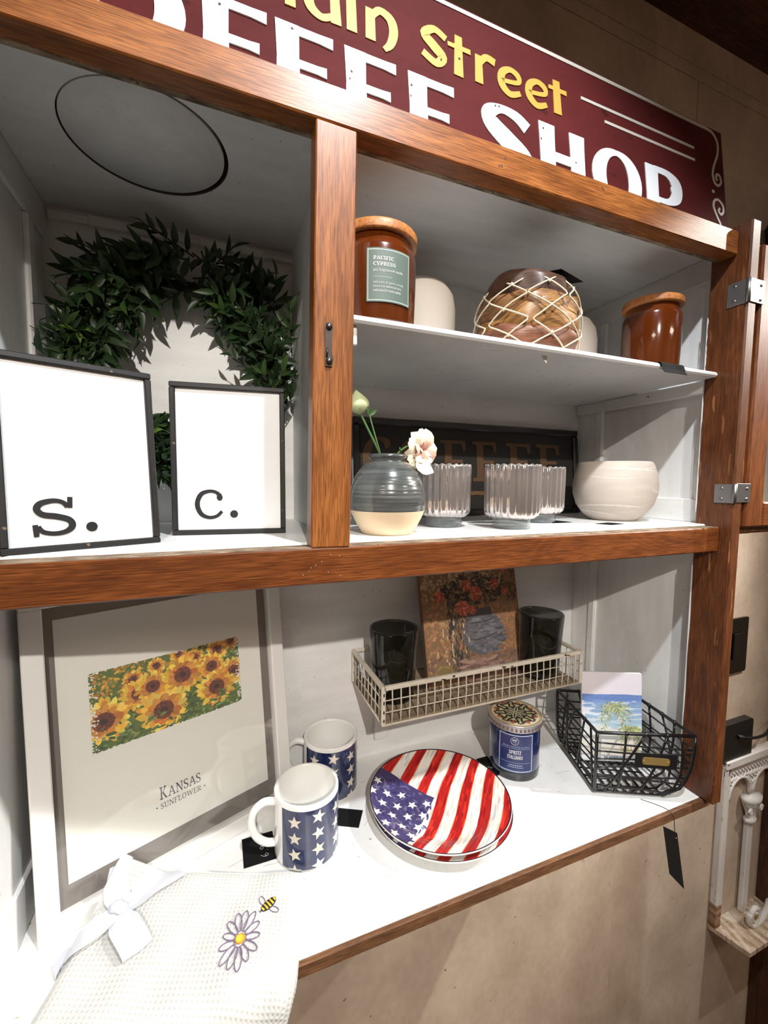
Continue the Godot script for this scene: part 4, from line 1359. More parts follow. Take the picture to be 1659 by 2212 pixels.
# ---------------------------------------------------------------- blue candle
func bend(r: float, mid_angle: float, y0: float, w: float) -> Callable:
	# wraps x (0..w) round a cylinder of radius r; the middle faces mid_angle (0 = +z, towards +x positive)
	return func(p: Vector3) -> Vector3:
		var a := mid_angle + (p.x - w * 0.5) / r
		var rr := r + p.z
		return Vector3(sin(a) * rr, y0 + p.y, cos(a) * rr)

func curved_patch(r: float, mid_angle: float, w: float, y0: float, y1: float, n := 16) -> ArrayMesh:
	var st := begin()
	st.set_smooth_group(0)
	for i in n:
		var q := []
		var uv := []
		for p in [[i, 0], [i + 1, 0], [i + 1, 1], [i, 1]]:
			var a := mid_angle + (float(p[0]) / n - 0.5) * w / r
			q.append(Vector3(sin(a) * r, y0 if p[1] == 0 else y1, cos(a) * r))
			uv.append(Vector2(float(p[0]) / n, 1.0 - p[1]))
		quad_out(st, q, Vector3(q[0].x, 0, q[0].z), uv)
	return done(st)

func curved_frame(parent: Node, r: float, mid_angle: float, w: float, y0: float, y1: float, th: float, m: Material) -> void:
	var st := begin()
	for e in [[y0, y0 + th], [y1 - th, y1]]:
		st.append_from(curved_patch(r, mid_angle, w, e[0], e[1]), 0, Transform3D.IDENTITY)
	for s in [-1.0, 1.0]:
		st.append_from(curved_patch(r, mid_angle + s * (w - th) * 0.5 / r, th, y0, y1, 2), 0, Transform3D.IDENTITY)
	part("label_border", st.commit(), m, parent)

func curved_text(parent: Node, s: String, f: Font, r: float, mid: float, w: float, h: float, y: float, m: Material) -> void:
	if w <= 0.0:
		w = text_width(s, f, h)
	part("lettering", text_mesh(s, f, w, h, 0.00012, bend(r, mid, y, w)), m, parent)

func lid_image() -> Image:
	var S := 320
	var im := canvas(S, S, Color8(226, 214, 176))
	var c := Vector2(S, S) * 0.5
	paint_poly(im, disc_pts(c, 70, 70, 40), Color8(54, 62, 70))
	for k in 8:
		var a := TAU * k / 8.0
		var d := Vector2(cos(a), sin(a))
		var nn := Vector2(-d.y, d.x)
		stroke(im, c + d * 4, c + d * 68, 24, Color8(214, 204, 170))
		stroke(im, c + d * 10, c + d * 60, 9, Color8(60, 70, 64))
		for s in [-1.0, 1.0]:
			stroke(im, c + d * 60, c + d * 128 + nn * 34 * s, 13, Color8(46, 58, 50), 8 * s)
			stroke(im, c + d * 92 + nn * 8 * s, c + d * 120 + nn * 46 * s, 9, Color8(56, 70, 92), -5 * s)
			stroke(im, c + d * 96, c + d * 118 + nn * 18 * s, 12, Color8(70, 60, 44))
		paint_poly(im, disc_pts(c + d * 118, 15, 12, 14, a), Color8(196, 108, 62))
		paint_poly(im, disc_pts(c + d.rotated(TAU / 16) * 124, 7, 12, 10, a), Color8(120, 44, 40))
		stroke(im, c + d.rotated(TAU / 16) * 66, c + d.rotated(TAU / 16) * 112, 12, Color8(206, 190, 110))
	for i in 120:
		var a0 := TAU * i / 120.0
		var a1 := TAU * (i + 1.2) / 120.0
		bar(im, c + Vector2(cos(a0), sin(a0)) * 153, c + Vector2(cos(a1), sin(a1)) * 153, 5, Color8(120, 84, 54))
		bar(im, c + Vector2(cos(a0), sin(a0)) * 145, c + Vector2(cos(a1), sin(a1)) * 145, 3, Color8(70, 74, 110))
	return im

func build_spritz_candle() -> void:
	var t := thing("jar_candle", "navy blue glass jar candle with a flower patterned lid by the plates", "candle", Vector3(0.3641, LOW, -0.1615))
	var R := 0.0395
	var blue := coated(mat(Color8(20, 32, 82), 0.2), 1.0, 0.03)
	part("jar", lathe([Vector2(0.0, 0.0), Vector2(R - 0.004, 0.0), Vector2(R - 0.001, 0.0015), Vector2(R, 0.004), Vector2(R, 0.079), Vector2(R - 0.002, 0.081), Vector2(0.0, 0.081)], 64), blue, t)
	part("glass_foot", lathe([Vector2(R + 0.0001, 0.001), Vector2(R + 0.0003, 0.004), Vector2(R + 0.0003, 0.0125), Vector2(R + 0.0001, 0.013)], 64), coated(mat(Color8(22, 24, 32), 0.2), 1.0, 0.03), t)
	var lid := part("lid", lathe([Vector2(R - 0.002, 0.0795), Vector2(0.0415, 0.0795), Vector2(0.0422, 0.0802), Vector2(0.0422, 0.0875), Vector2(0.0432, 0.0885), Vector2(0.0432, 0.0902), Vector2(0.0425, 0.0912)], 64), mat(Color8(176, 172, 176), 0.35, 0.6), t)
	var st := begin()
	for j in 48:
		var a0 := TAU * j / 48.0
		var a1 := TAU * (j + 1) / 48.0
		var q := [Vector3(0, 0.0912, 0), Vector3(cos(a0), 0, sin(a0)) * 0.0425 + Vector3(0, 0.0912, 0), Vector3(cos(a1), 0, sin(a1)) * 0.0425 + Vector3(0, 0.0912, 0)]
		var uv := []
		for p in q: uv.append(Vector2(p.x, p.z) / 0.085 + Vector2(0.5, 0.5))
		quad_out(st, q, Vector3.UP, uv)
	part("lid_pattern", done(st), coated(tmat(lid_image(), 0.3), 0.7, 0.08), lid)
	for j in 40:
		var a := TAU * j / 40.0
		part("lid_stud", _stud(a), mat_cache("stud", Color8(128, 96, 80)), lid)
	var mid := -0.62
	var silver := mat(Color8(168, 182, 206), 0.4)
	var label := part("label", curved_patch(R + 0.0003, mid, 0.054, 0.0155, 0.0755), coated(mat(Color8(22, 36, 92), 0.4), 0.3, 0.2), t)
	curved_frame(label, R + 0.0004, mid, 0.054, 0.0155, 0.0755, 0.0016, silver)
	var sans := font("Droid Sans", 700)
	var reg := font("Droid Sans")
	var r := R + 0.00045
	curved_text(label, "DW", sans, r, mid - 0.06, 0.0066, 0.0034, 0.0652, M.chalk)
	curved_text(label, "HOME", reg, r, mid - 0.06, 0.0055, 0.0013, 0.0626, silver)
	var ringp := []
	for i in 28:
		var a := TAU * i / 28.0
		ringp.append(bend(r, mid - 0.06, 0.0, 0.0).call(Vector3(cos(a) * 0.0059, 0.0655 + sin(a) * 0.0059, 0.0)))
	part("ring", tube(ringp, 0.00028, 5, true), M.chalk, label)
	curved_text(label, "RICHLY SCENTED CANDLE", reg, r, mid, 0.040, 0.0017, 0.0555, silver)
	curved_text(label, "SPRITZ", sans, r, mid - 0.03, 0.0185, 0.0058, 0.0445, M.chalk)
	curved_text(label, "ITALIANO", sans, r, mid - 0.03, 0.0235, 0.0058, 0.0365, M.chalk)
	for k in 7:   # two lines of print too small to read
		part("small_print", curved_patch(r, mid + (k - 3.0) * 0.075, 0.0022, 0.0256, 0.0268, 2), silver, label)
		part("small_print", curved_patch(r, mid + (k - 3.0) * 0.088, 0.0026, 0.0226, 0.0235, 2), silver, label)
	for y in [0.0532, 0.0300]:
		part("rule", curved_patch(r, mid, 0.047, y, y + 0.0004), silver, label)

func _stud(a: float) -> ArrayMesh:
	var st := begin()
	add_box(st, Vector3.ZERO, Vector3(0.0030, 0.0036, 0.0008), 0.0002, Transform3D(Basis(Vector3.UP, a), Vector3(sin(a) * 0.0424, 0.0838, cos(a) * 0.0424)))
	return done(st)

func mat_cache(k: String, c: Color) -> Material:
	if not M.has(k):
		M[k] = mat(c, 0.5, 0.3)
	return M[k]
# ---------------------------------------------------------------- black wire basket with a card
func build_wire_basket() -> void:
	var t := thing("wire_basket", "black wire basket with a brass label plate beside the right post", "basket")
	var y0 := LOW + 0.0042
	var y1 := LOW + 0.1
	var rim := [Vector3(0.432, y1, -0.061), Vector3(0.5586, y1, -0.0025), Vector3(0.585, y1, -0.121), Vector3(0.472, y1, -0.181)]
	var base := [Vector3(0.4375, y0, -0.066), Vector3(0.524, y0, -0.0225), Vector3(0.562, y0, -0.130), Vector3(0.482, y0, -0.178)]
	var side := func(k: int, u: float, v: float) -> Vector3:
		# bulging sides: a rounded lower corner
		var b: Vector3 = base[k].lerp(base[(k + 1) % 4], u)
		var r: Vector3 = rim[k].lerp(rim[(k + 1) % 4], u)
		var h := sqrt(clampf(1.0 - pow(1.0 - v, 2.6), 0.0, 1.0))
		return Vector3(lerpf(b.x, r.x, h), lerpf(b.y, r.y, v), lerpf(b.z, r.z, h))
	part("rim", tube([rim[0], rim[0].lerp(rim[1], 0.5), rim[1], rim[1].lerp(rim[2], 0.5), rim[2], rim[2].lerp(rim[3], 0.5), rim[3], rim[3].lerp(rim[0], 0.5)], 0.0027, 8, true), M.wire, t)
	var bp := []
	for p in base: bp.append(p)
	part("base_ring", tube([bp[0], bp[0].lerp(bp[1], 0.5), bp[1], bp[1].lerp(bp[2], 0.5), bp[2], bp[2].lerp(bp[3], 0.5), bp[3], bp[3].lerp(bp[0], 0.5)], 0.0015, 6, true), M.wire, t)
	for k in 4:
		var up := []
		for j in 8: up.append(side.call(k, 0.0, j / 7.0))
		part("corner_wire", tube(up, 0.0025, 7), M.wire, t)
		for j in 7:   # thin wires round the sides, none quite level
			var v := 0.08 + j * 0.12
			var w := []
			var o1 := rng.randf_range(-0.05, 0.05)
			var o2 := rng.randf_range(-0.05, 0.05)
			var bow := rng.randf_range(-0.05, 0.05)
			for i in 9:
				var u := i / 8.0
				w.append(side.call(k, u, clampf(v + lerpf(o1, o2, u) + bow * sin(PI * u), 0.0, 1.0)))
			part("wire", tube(w, 0.0013, 5), M.wire, t)
		for d in [[0.30, 0.28], [0.72, 0.55], [0.5, 0.12], [0.86, 0.95]]:   # slanting stays with their knots at the rim
			var w := []
			for i in 8:
				var v := i / 7.0
				w.append(side.call(k, lerpf(d[1], d[0], v), v))
			part("stay", tube(w, 0.0017, 6), M.wire, t)
			if d[0] < 0.8:
				var kp: Vector3 = side.call(k, d[0], 1.0)
				var dirk: Vector3 = (rim[(k + 1) % 4] - rim[k]).normalized()
				part("knot", tube([kp - dirk * 0.003, kp - dirk * 0.0012, kp + dirk * 0.0012, kp + dirk * 0.003], [0.0024, 0.0034, 0.0034, 0.0024], 8), M.wire, t)
	for i in 7:
		var u := (i + 0.7) / 7.6
		part("floor_wire", tube([base[0].lerp(base[1], u), base[3].lerp(base[2], u)], 0.0019, 5), M.wire, t)
	for i in 6:
		var u := (i + 0.6) / 6.4
		part("floor_wire", tube([base[0].lerp(base[3], u) + Vector3(0, 0.002, 0), base[1].lerp(base[2], u) + Vector3(0, 0.002, 0)], 0.0013, 5), M.wire, t)
	# label plate on the front side
	var o: Vector3 = side.call(0, 0.40, 0.60)
	var ex: Vector3 = (side.call(0, 0.82, 0.58) - o).normalized()
	var ey: Vector3 = (side.call(0, 0.40, 0.78) - side.call(0, 0.40, 0.42)).normalized()
	var ez := ex.cross(ey).normalized()
	ey = ez.cross(ex)
	var xf := Transform3D(Basis(ex, ey, ez), o + ez * 0.0015)
	var lp := part("label_plate", prism(PackedVector2Array([Vector2(0.0, -0.011), Vector2(0.060, -0.011), Vector2(0.060, 0.011), Vector2(0.0, 0.011)]), 0.0014, xf), M.black, t)
	part("brass_plate", prism(round_rect(0.010, -0.0055, 0.049, 0.0055, 0.0035), 0.0008, Transform3D(xf.basis, xf * Vector3(0, 0, 0.0014))), M.brass, lp)
	for x in [0.0125, 0.0465]:
		part("rivet", prism(disc_pts(Vector2(x, 0.0), 0.0013, 0.0013, 10), 0.0016, Transform3D(xf.basis, xf * Vector3(0, 0, 0.0014))), M.brass, lp)

func card_image() -> Image:
	var W := 288
	var H := 430
	var im := canvas(W, H, Color8(228, 222, 232))
	for i in 500:
		var p := Vector2(rng.randf() * W, H * rng.randf_range(0.26, 0.62))
		var f := (p.y / H - 0.26) / 0.36
		var c := Color8(122, 150, 204).lerp(Color8(176, 208, 222), f)
		if rng.randf() < 0.25: c = c.lerp(Color8(240, 244, 248), 0.7)
		stroke(im, p, p + Vector2(rng.randf_range(40, 110), rng.randf_range(-5, 5)), rng.randf_range(4, 11), vary(c, 0.05), rng.randf_range(-5, 5))
	for i in 120:
		var p := Vector2(rng.randf_range(-60, W), H * rng.randf_range(0.25, 0.31))
		stroke(im, p, p + Vector2(90, rng.randf_range(-3, 3)), 7, vary(Color8(112, 140, 202), 0.05))
	for i in 260:
		var p := Vector2(rng.randf_range(-60, W), H * rng.randf_range(0.6, 1.0))
		var f := (p.y / H - 0.6) / 0.4
		stroke(im, p, p + Vector2(rng.randf_range(40, 120), rng.randf_range(-6, 4)), rng.randf_range(6, 16), vary(Color8(222, 228, 228).lerp(Color8(232, 222, 206), f), 0.03))
	for tr in [[Vector2(222, 396), Vector2(158, 158), 82.0], [Vector2(250, 396), Vector2(240, 266), 62.0]]:
		var a: Vector2 = tr[0]
		var b: Vector2 = tr[1]
		for i in 22:
			var s0 := i / 22.0
			var s1 := (i + 1.4) / 22.0
			bar(im, a.lerp(b, s0) + Vector2(sin(s0 * 3.0) * 8, 0), a.lerp(b, s1) + Vector2(sin(s1 * 3.0) * 8, 0), lerpf(10, 5, s0), vary(Color8(206, 176, 158), 0.08))
		for j in 11:
			var an := -PI / 2 + (j - 5) * 0.5
			var d := Vector2(cos(an), sin(an) * 0.9 + 0.25)
			var len: float = tr[2] * rng.randf_range(0.75, 1.1)
			var last := b
			for q in 8:
				var s := (q + 1) / 8.0
				var p: Vector2 = b + d * len * s + Vector2(0, 26.0 * s * s)
				bar(im, last, p, 2.2, Color8(150, 160, 104))
				last = p
				for sd in [-1.0, 1.0]:
					stroke(im, p, p + (d * 9.0 + Vector2(0, 9)).rotated(sd * 0.75) * (1.6 - s * 0.6), 4.0, vary([Color8(150, 162, 98), Color8(196, 200, 140), Color8(118, 134, 86), Color8(214, 212, 160)][rng.randi() % 4], 0.06))
	for j in 16:
		var x := 190.0 + rng.randf() * 98.0
		stroke(im, Vector2(x, 398), Vector2(x + rng.randf_range(-24, 24), 350), 6, vary(Color8(196, 182, 140), 0.1))
	im.fill_rect(Rect2i(0, 400, W, 30), Color8(234, 236, 238))
	return im

func build_card() -> void:
	var t := thing("fragrance_card", "seaside card with two painted palm trees standing in the black wire basket", "card", Vector3(0.4695, LOW + 0.0085, -0.1205), lean(-24.0, 5.5))
	var w := 0.098
	var h := 0.146
	part("packet", span(Vector3(0, 0, -0.006), Vector3(w, h, -0.0002), 0.0012), mat(Color8(230, 230, 232), 0.6), t)
	var p := part("picture", picture(w - 0.001, h - 0.001, Vector3(0.0005, 0.0005, 0.0)), coated(tmat(card_image(), 0.5), 0.15, 0.2), t)
	var a := part("lettering", text_mesh("SEASPRAY", font("Droid Sans", 700), 0.033, 0.0042, 0.0001), mat(Color8(120, 132, 150), 0.6), p)
	a.position = Vector3(0.036, 0.0045, 0.0001)

# ---------------------------------------------------------------- white wire shelf basket on the back wall
func build_wall_basket() -> void:
	var t := thing("wall_basket", "distressed white wire tray basket fixed to the cabinet's lower back wall", "basket")
	var white := tmat(mottled(77, Color8(206, 196, 180), Color8(226, 218, 204), 128, 128, 0.03, 0.03, 8, Color8(70, 54, 44)), 0.65, Vector3(8, 8, 1))
	var x0 := 0.1185
	var x1 := 0.470
	var yT := -0.2176
	var yB := -0.2700
	var zB := BACK + 0.002
	var zF := -0.1319
	var board := tmat(mottled(78, Color8(120, 104, 84), Color8(164, 148, 122), 256, 128, 0.006, 0.05), 0.8, Vector3(3, 6, 1))
	part("tray_board", span(Vector3(x0 + 0.002, yB - 0.0005, zB), Vector3(x1 - 0.002, yB + 0.003, zF - 0.002), 0.0006), board, t)
	for r in [[Vector3(x0, yT - 0.003, zF - 0.003), Vector3(x1, yT + 0.003, zF + 0.003)], [Vector3(x0 - 0.003, yT - 0.003, zB), Vector3(x0 + 0.003, yT + 0.003, zF + 0.003)], [Vector3(x1 - 0.003, yT - 0.003, zB), Vector3(x1 + 0.003, yT + 0.003, zF + 0.003)], [Vector3(x0, yT - 0.003, zB), Vector3(x1, yT + 0.003, zB + 0.004)]]:
		part("rim_bar", span(r[0], r[1], 0.001), white, t)
	for x in [x0, x1]:
		part("corner_bar", span(Vector3(x - 0.0028, yB, zF - 0.0028), Vector3(x + 0.0028, yT, zF + 0.0028), 0.001), white, t)
		part("corner_bar", span(Vector3(x - 0.0028, yB, zB), Vector3(x + 0.0028, yT, zB + 0.004), 0.001), white, t)
	for c in [[x0 + 0.098, 0.022], [x0 + 0.205, 0.026], [x0 + 0.318, 0.014]]:   # paint worn to dark metal
		for i in 4:
			part("worn_spot", prism(disc_pts(Vector2(c[0] + rng.randf_range(-0.5, 0.5) * c[1], yT + rng.randf_range(-0.002, 0.002)), 0.0026, 0.0009, 7), 0.0002, Transform3D(Basis.IDENTITY, Vector3(0, 0, zF + 0.003))), M.chip, t)
	for y in [-0.226, -0.237, -0.250, -0.262]:
		part("worn_spot", prism(disc_pts(Vector2(x0, y), 0.0012, 0.0028, 7), 0.0002, Transform3D(Basis.IDENTITY, Vector3(0, 0, zF + 0.0028))), M.chip, t)
	var n := 27
	for i in range(1, n):
		var x := lerpf(x0, x1, float(i) / n)
		part("wire", tube([Vector3(x, yT, zF), Vector3(x + rng.randf_range(-0.0008, 0.0008), (yT + yB) * 0.5, zF + 0.001), Vector3(x, yB, zF)], 0.0010, 5), white, t)
	for k in 3:
		var y := lerpf(yB, yT, [0.0, 0.34, 0.66][k])
		for e in [[Vector3(x0, y, zF), Vector3(x1, y, zF)], [Vector3(x0, y, zB), Vector3(x0, y, zF)], [Vector3(x1, y, zB), Vector3(x1, y, zF)]]:
			part("wire", tube([e[0], e[1]], 0.0016 if k == 0 else 0.0009, 5), white, t)
	for i in range(1, 9):
		var z := lerpf(zB, zF, float(i) / 9.0)
		for x in [x0, x1]:
			part("wire", tube([Vector3(x, yT, z), Vector3(x, yB, z)], 0.0010, 5), white, t)
	for x in [0.1555, 0.410]:
		part("wall_leg", span(Vector3(x, -0.377, BACK), Vector3(x + 0.0225, yB, BACK + 0.009), 0.001), M.paint, t)

func build_green_glasses() -> void:
	var g := glass(Color(0.022, 0.032, 0.014), 0.64, 0.02)
	for k in 2:
		var t := thing("green_candle_glass", ["dark green glass candle holder at the left end of the wall basket", "dark green glass candle holder at the right end of the wall basket"][k], "candle holder", [Vector3(0.1610, -0.267, -0.198), Vector3(0.4230, -0.267, -0.178)][k], Basis(Vector3(0, 0, 1), [0.0, -0.03][k]), "green glass holders in the wall basket")
		var R := 0.0375
		var H := 0.108
		part("glass", lathe([Vector2(0.0, 0.0), Vector2(R - 0.009, 0.0), Vector2(R - 0.006, 0.002), Vector2(R - 0.005, 0.006), Vector2(R - 0.0005, H - 0.003), Vector2(R - 0.0012, H), Vector2(R - 0.0032, H), Vector2(R - 0.0042, H - 0.003), Vector2(R - 0.009, 0.012), Vector2(0.0, 0.010)], 48), g, t)
		var c := part("candle", lathe([Vector2(0.0, 0.0105), Vector2(0.019, 0.0105), Vector2(0.019, 0.0105), Vector2(0.019, 0.060), Vector2(0.017, 0.063), Vector2(0.004, 0.0615), Vector2(0.0, 0.062)], 32), mat(Color8(226, 220, 190), 0.6), t)
		part("wick", tube([Vector3(0, 0.061, 0), Vector3(0.0006, 0.067, 0.0), Vector3(0.0002, 0.072, 0.0006)], [0.0012, 0.0012, 0.0005], 6), mat(Color8(220, 214, 180), 0.6), c)

func vase_painting() -> Image:
	var W := 448
	var H := 576
	var im := canvas(W, H, Color8(140, 110, 82))
	for i in 1500:
		var p := Vector2(rng.randf() * W, rng.randf() * H)
		var c := Color8(188, 164, 130) if p.y < H * 0.42 else Color8(172, 122, 88)
		if p.y > H * 0.82: c = Color8(122, 92, 86)
		if p.x > W * 0.86 and p.y < H * 0.5: c = Color8(104, 76, 56)
		if p.x < W * 0.25 and p.y > H * 0.4 and rng.randf() < 0.4: c = Color8(180, 140, 98)
		stroke(im, p, p + Vector2(rng.randf_range(-16, 16), rng.randf_range(-20, 20)), rng.randf_range(5, 12), vary(c, 0.08))
	for i in 420:   # foliage mass
		var a := rng.randf() * TAU
		var r := sqrt(rng.randf())
		var p := Vector2(W * 0.52, H * 0.40) + Vector2(cos(a) * 150, sin(a) * 62) * r
		stroke(im, p, p + Vector2(rng.randf_range(-22, 22), rng.randf_range(-18, 18)), rng.randf_range(4, 9), vary([Color8(58, 56, 54), Color8(72, 70, 64), Color8(88, 84, 72), Color8(50, 46, 48), Color8(108, 100, 82)][rng.randi() % 5], 0.08))
	for i in 260:   # darker drapery left of the vase
		var p := Vector2(W * rng.randf_range(0.24, 0.44), H * rng.randf_range(0.45, 0.92))
		stroke(im, p, p + Vector2(rng.randf_range(-8, 8), rng.randf_range(12, 34)), rng.randf_range(4, 9), vary([Color8(70, 62, 60), Color8(92, 80, 72), Color8(58, 54, 56), Color8(120, 98, 78)][rng.randi() % 4], 0.08))
	for i in 34:
		var p := Vector2(W * rng.randf_range(0.25, 0.75), H * rng.randf_range(0.16, 0.34))
		stroke(im, p, p + Vector2(rng.randf_range(-50, 50), rng.randf_range(-50, 10)), 3, vary(Color8(66, 54, 44), 0.15), rng.randf_range(-12, 12))
	var v := Vector2(W * 0.58, H * 0.70)
	paint_poly(im, disc_pts(v, 92, 80, 40), Color8(96, 94, 100))
	paint_poly(im, PackedVector2Array([v + Vector2(-52, -98), v + Vector2(48, -104), v + Vector2(56, -60), v + Vector2(-62, -56)]), Color8(84, 82, 88))
	for i in 360:
		var a := rng.randf() * TAU
		var p := v + Vector2(cos(a) * 84, sin(a) * 74) * sqrt(rng.randf())
		var c: Color = [Color8(112, 113, 122), Color8(96, 96, 104), Color8(124, 124, 130), Color8(86, 84, 92), Color8(106, 103, 109)][rng.randi() % 5]
		stroke(im, p, p + Vector2(rng.randf_range(14, 46), rng.randf_range(-8, 10)), rng.randf_range(6, 12), vary(c, 0.05))
	stroke(im, v + Vector2(-84, 12), v + Vector2(80, -6), 5, Color8(70, 66, 74), 14)
	stroke(im, v + Vector2(-66, -50), v + Vector2(62, -58), 5, Color8(62, 58, 64), 8)
	for f in [[0.40, 0.51, 42.0], [0.50, 0.53, 24.0], [0.55, 0.42, 38.0], [0.46, 0.36, 32.0], [0.76, 0.36, 28.0], [0.86, 0.25, 30.0], [0.86, 0.42, 22.0], [0.17, 0.42, 32.0], [0.40, 0.20, 20.0]]:
		var c := Vector2(f[0] * W, f[1] * H)
		var r: float = f[2]
		paint_poly(im, disc_pts(c, r * 0.75, r * 0.68, 18), Color8(186, 98, 76))
		for j in 34:
			var a := rng.randf() * TAU
			var d := Vector2(cos(a), sin(a))
			var col: Color = [Color8(190, 96, 74), Color8(212, 132, 108), Color8(164, 74, 60), Color8(204, 112, 90)][rng.randi() % 4]
			stroke(im, c + d * r * rng.randf() * 0.5, c + d * r * rng.randf_range(0.5, 0.8) + d.orthogonal() * r * 0.3, r * 0.24, vary(col, 0.06), r * 0.1)
		stroke(im, c, c + Vector2(r * 0.25, r * 0.1), r * 0.2, Color8(232, 176, 150))
	for i in 22:
		var p := Vector2(W * rng.randf_range(0.1, 0.46), H * rng.randf_range(0.58, 0.86))
		stroke(im, p, p + Vector2(rng.randf_range(-6, 6), rng.randf_range(10, 24)), 7, vary(Color8(194, 172, 136), 0.08))
	for i in 90:
		var p := Vector2(W * rng.randf_range(0.3, 1.0), H * rng.randf_range(0.86, 1.0))
		stroke(im, p, p + Vector2(rng.randf_range(20, 70), rng.randf_range(-6, 6)), 10, vary([Color8(146, 116, 108), Color8(116, 90, 86), Color8(166, 136, 122)][rng.randi() % 3], 0.06))
	paint_poly(im, disc_pts(Vector2(W * 0.16, H * 0.93), 46, 38, 20), Color8(132, 112, 72))
	for j in 30:
		var a := rng.randf() * TAU
		var p := Vector2(W * 0.16, H * 0.93) + Vector2(cos(a) * 34, sin(a) * 28)
		stroke(im, p, p + Vector2(-sin(a), cos(a)) * 20, 6, vary(Color8(156, 138, 92), 0.1))
	im.resize(336, 432, Image.INTERPOLATE_LANCZOS)
	return im

func build_painting() -> void:
	var t := thing("canvas_painting", "small canvas painting of coral flowers in a grey vase, in the wall basket", "painting", Vector3(0.2210, -0.2665, -0.194), lean(-1.0, 13.5))
	var w := 0.188
	var h := 0.243
	part("canvas", span(Vector3(0, 0, -0.012), Vector3(w, h, -0.0003), 0.0012), mat(Color8(124, 92, 66), 0.8), t)
	part("picture", picture(w, h, Vector3(0, 0, 0)), tmat(vase_painting(), 0.6), t)
# ---------------------------------------------------------------- upper shelf
func build_shelf_things() -> void:
	var amber := coated(tmat(mottled(101, Color8(74, 30, 7), Color8(94, 42, 11), 128, 128, 0.02, 0.004), 0.15), 1.0, 0.02)
	var lid_wood := tmat(wood_image(120, Color8(150, 90, 44), Color8(186, 120, 64), Color8(206, 142, 84), 256, 128), 0.5, Vector3(8, 8, 1))
	for k in 2:
		var t := thing("amber_candle", ["tall amber glass candle with a grey green paper label and wooden lid", "plain amber glass candle with a wooden lid near the right post"][k], "candle", [Vector3(0.0785, SHELF, -0.062), Vector3(0.5165, SHELF, -0.0735)][k], Basis.IDENTITY, "amber candles on the inner shelf")
		var R: float = [0.0425, 0.0385][k]
		var H: float = [0.089, 0.097][k]
		part("jar", lathe([Vector2(0.0, 0.0), Vector2(R - 0.007, 0.0), Vector2(R - 0.003, 0.0012), Vector2(R - 0.0015, 0.005), Vector2(R, H * 0.5), Vector2(R, H - 0.016), Vector2(R - 0.002, H - 0.010), Vector2(R - 0.004, H - 0.008), Vector2(R - 0.004, H - 0.001), Vector2(0.0, H - 0.001)], 64), amber, t)
		part("lid", lathe([Vector2(0.0, H - 0.001), Vector2(R - 0.001, H - 0.001), Vector2(R + 0.0008, H), Vector2(R + 0.001, H + 0.001), Vector2(R + 0.001, H + 0.0075), Vector2(R, H + 0.009), Vector2(R - 0.002, H + 0.0098), Vector2(0.0, H + 0.010)], 64), lid_wood, t)
		if k == 0:
			var mid := -0.02
			var r := R + 0.0003
			var lab := part("label", curved_patch(r, mid, 0.0480, 0.0180, 0.0690), mat(Color8(92, 106, 98), 0.6), t)
			var line := mat(Color8(188, 198, 190), 0.6)
			curved_frame(lab, r + 0.0001, mid, 0.0458, 0.0193, 0.0677, 0.0007, line)
			var serif := font("Droid Serif", 700)
			var it := font("Droid Serif", 400, true)
			var left := func(s: String, f: Font, w: float, h: float, y: float) -> void:
				curved_text(lab, s, f, r + 0.0001, mid + (-0.0172 + w * 0.44) / r, w * 0.88, h * 0.88, 0.0180 + (y - 0.0285) * 0.88, M.chalk)
			left.call("PACIFIC", serif, 0.0235, 0.0040, 0.0735)
			left.call("CYPRESS", serif, 0.0255, 0.0040, 0.0672)
			left.call("par fragranced candle", it, 0.0355, 0.0036, 0.0605)
			left.call("with notes of cypress, sea salt,", it, 0.0365, 0.0027, 0.0478)
			left.call("lemon zest, driftwood, dew,", it, 0.0335, 0.0027, 0.0436)
			left.call("cedarwood & warm amber", it, 0.0330, 0.0027, 0.0394)
			part("rule", curved_patch(r + 0.0001, mid + (-0.0172 + 0.0095) / r, 0.019, 0.0416, 0.0419), line, lab)
		else:
			part("lid_twig", tube([Vector3(-0.004, H + 0.009, 0), Vector3(-0.0045, H + 0.014, 0.001), Vector3(-0.0035, H + 0.018, 0.0)], 0.0012, 6), mat(Color8(90, 54, 30), 0.7), t)
	# two round shouldered white pots at the back
	var cream := mat(Color8(218, 210, 200), 0.6)
	for k in 2:
		var t := thing("white_pot", ["matt white rounded pot behind the labelled amber candle", "matt white rounded pot behind the netted wooden bowls"][k], "pot", [Vector3(0.182, SHELF, -0.172), Vector3(0.450, SHELF, -0.178)][k], Basis.IDENTITY, "white pots on the inner shelf")
		var R := 0.0515
		var H: float = [0.114, 0.106][k]
		part("body", lathe([Vector2(0.0, 0.0), Vector2(R - 0.012, 0.0), Vector2(R - 0.004, 0.006), Vector2(R, 0.022), Vector2(R, H - 0.035), Vector2(R - 0.003, H - 0.018), Vector2(R - 0.011, H - 0.005), Vector2(R - 0.020, H), Vector2(R - 0.023, H - 0.002), Vector2(R - 0.02, H - 0.008), Vector2(R - 0.008, H - 0.02), Vector2(R - 0.005, 0.025), Vector2(R - 0.012, 0.008), Vector2(0.0, 0.006)], 56), cream, t)
	netted_wood()

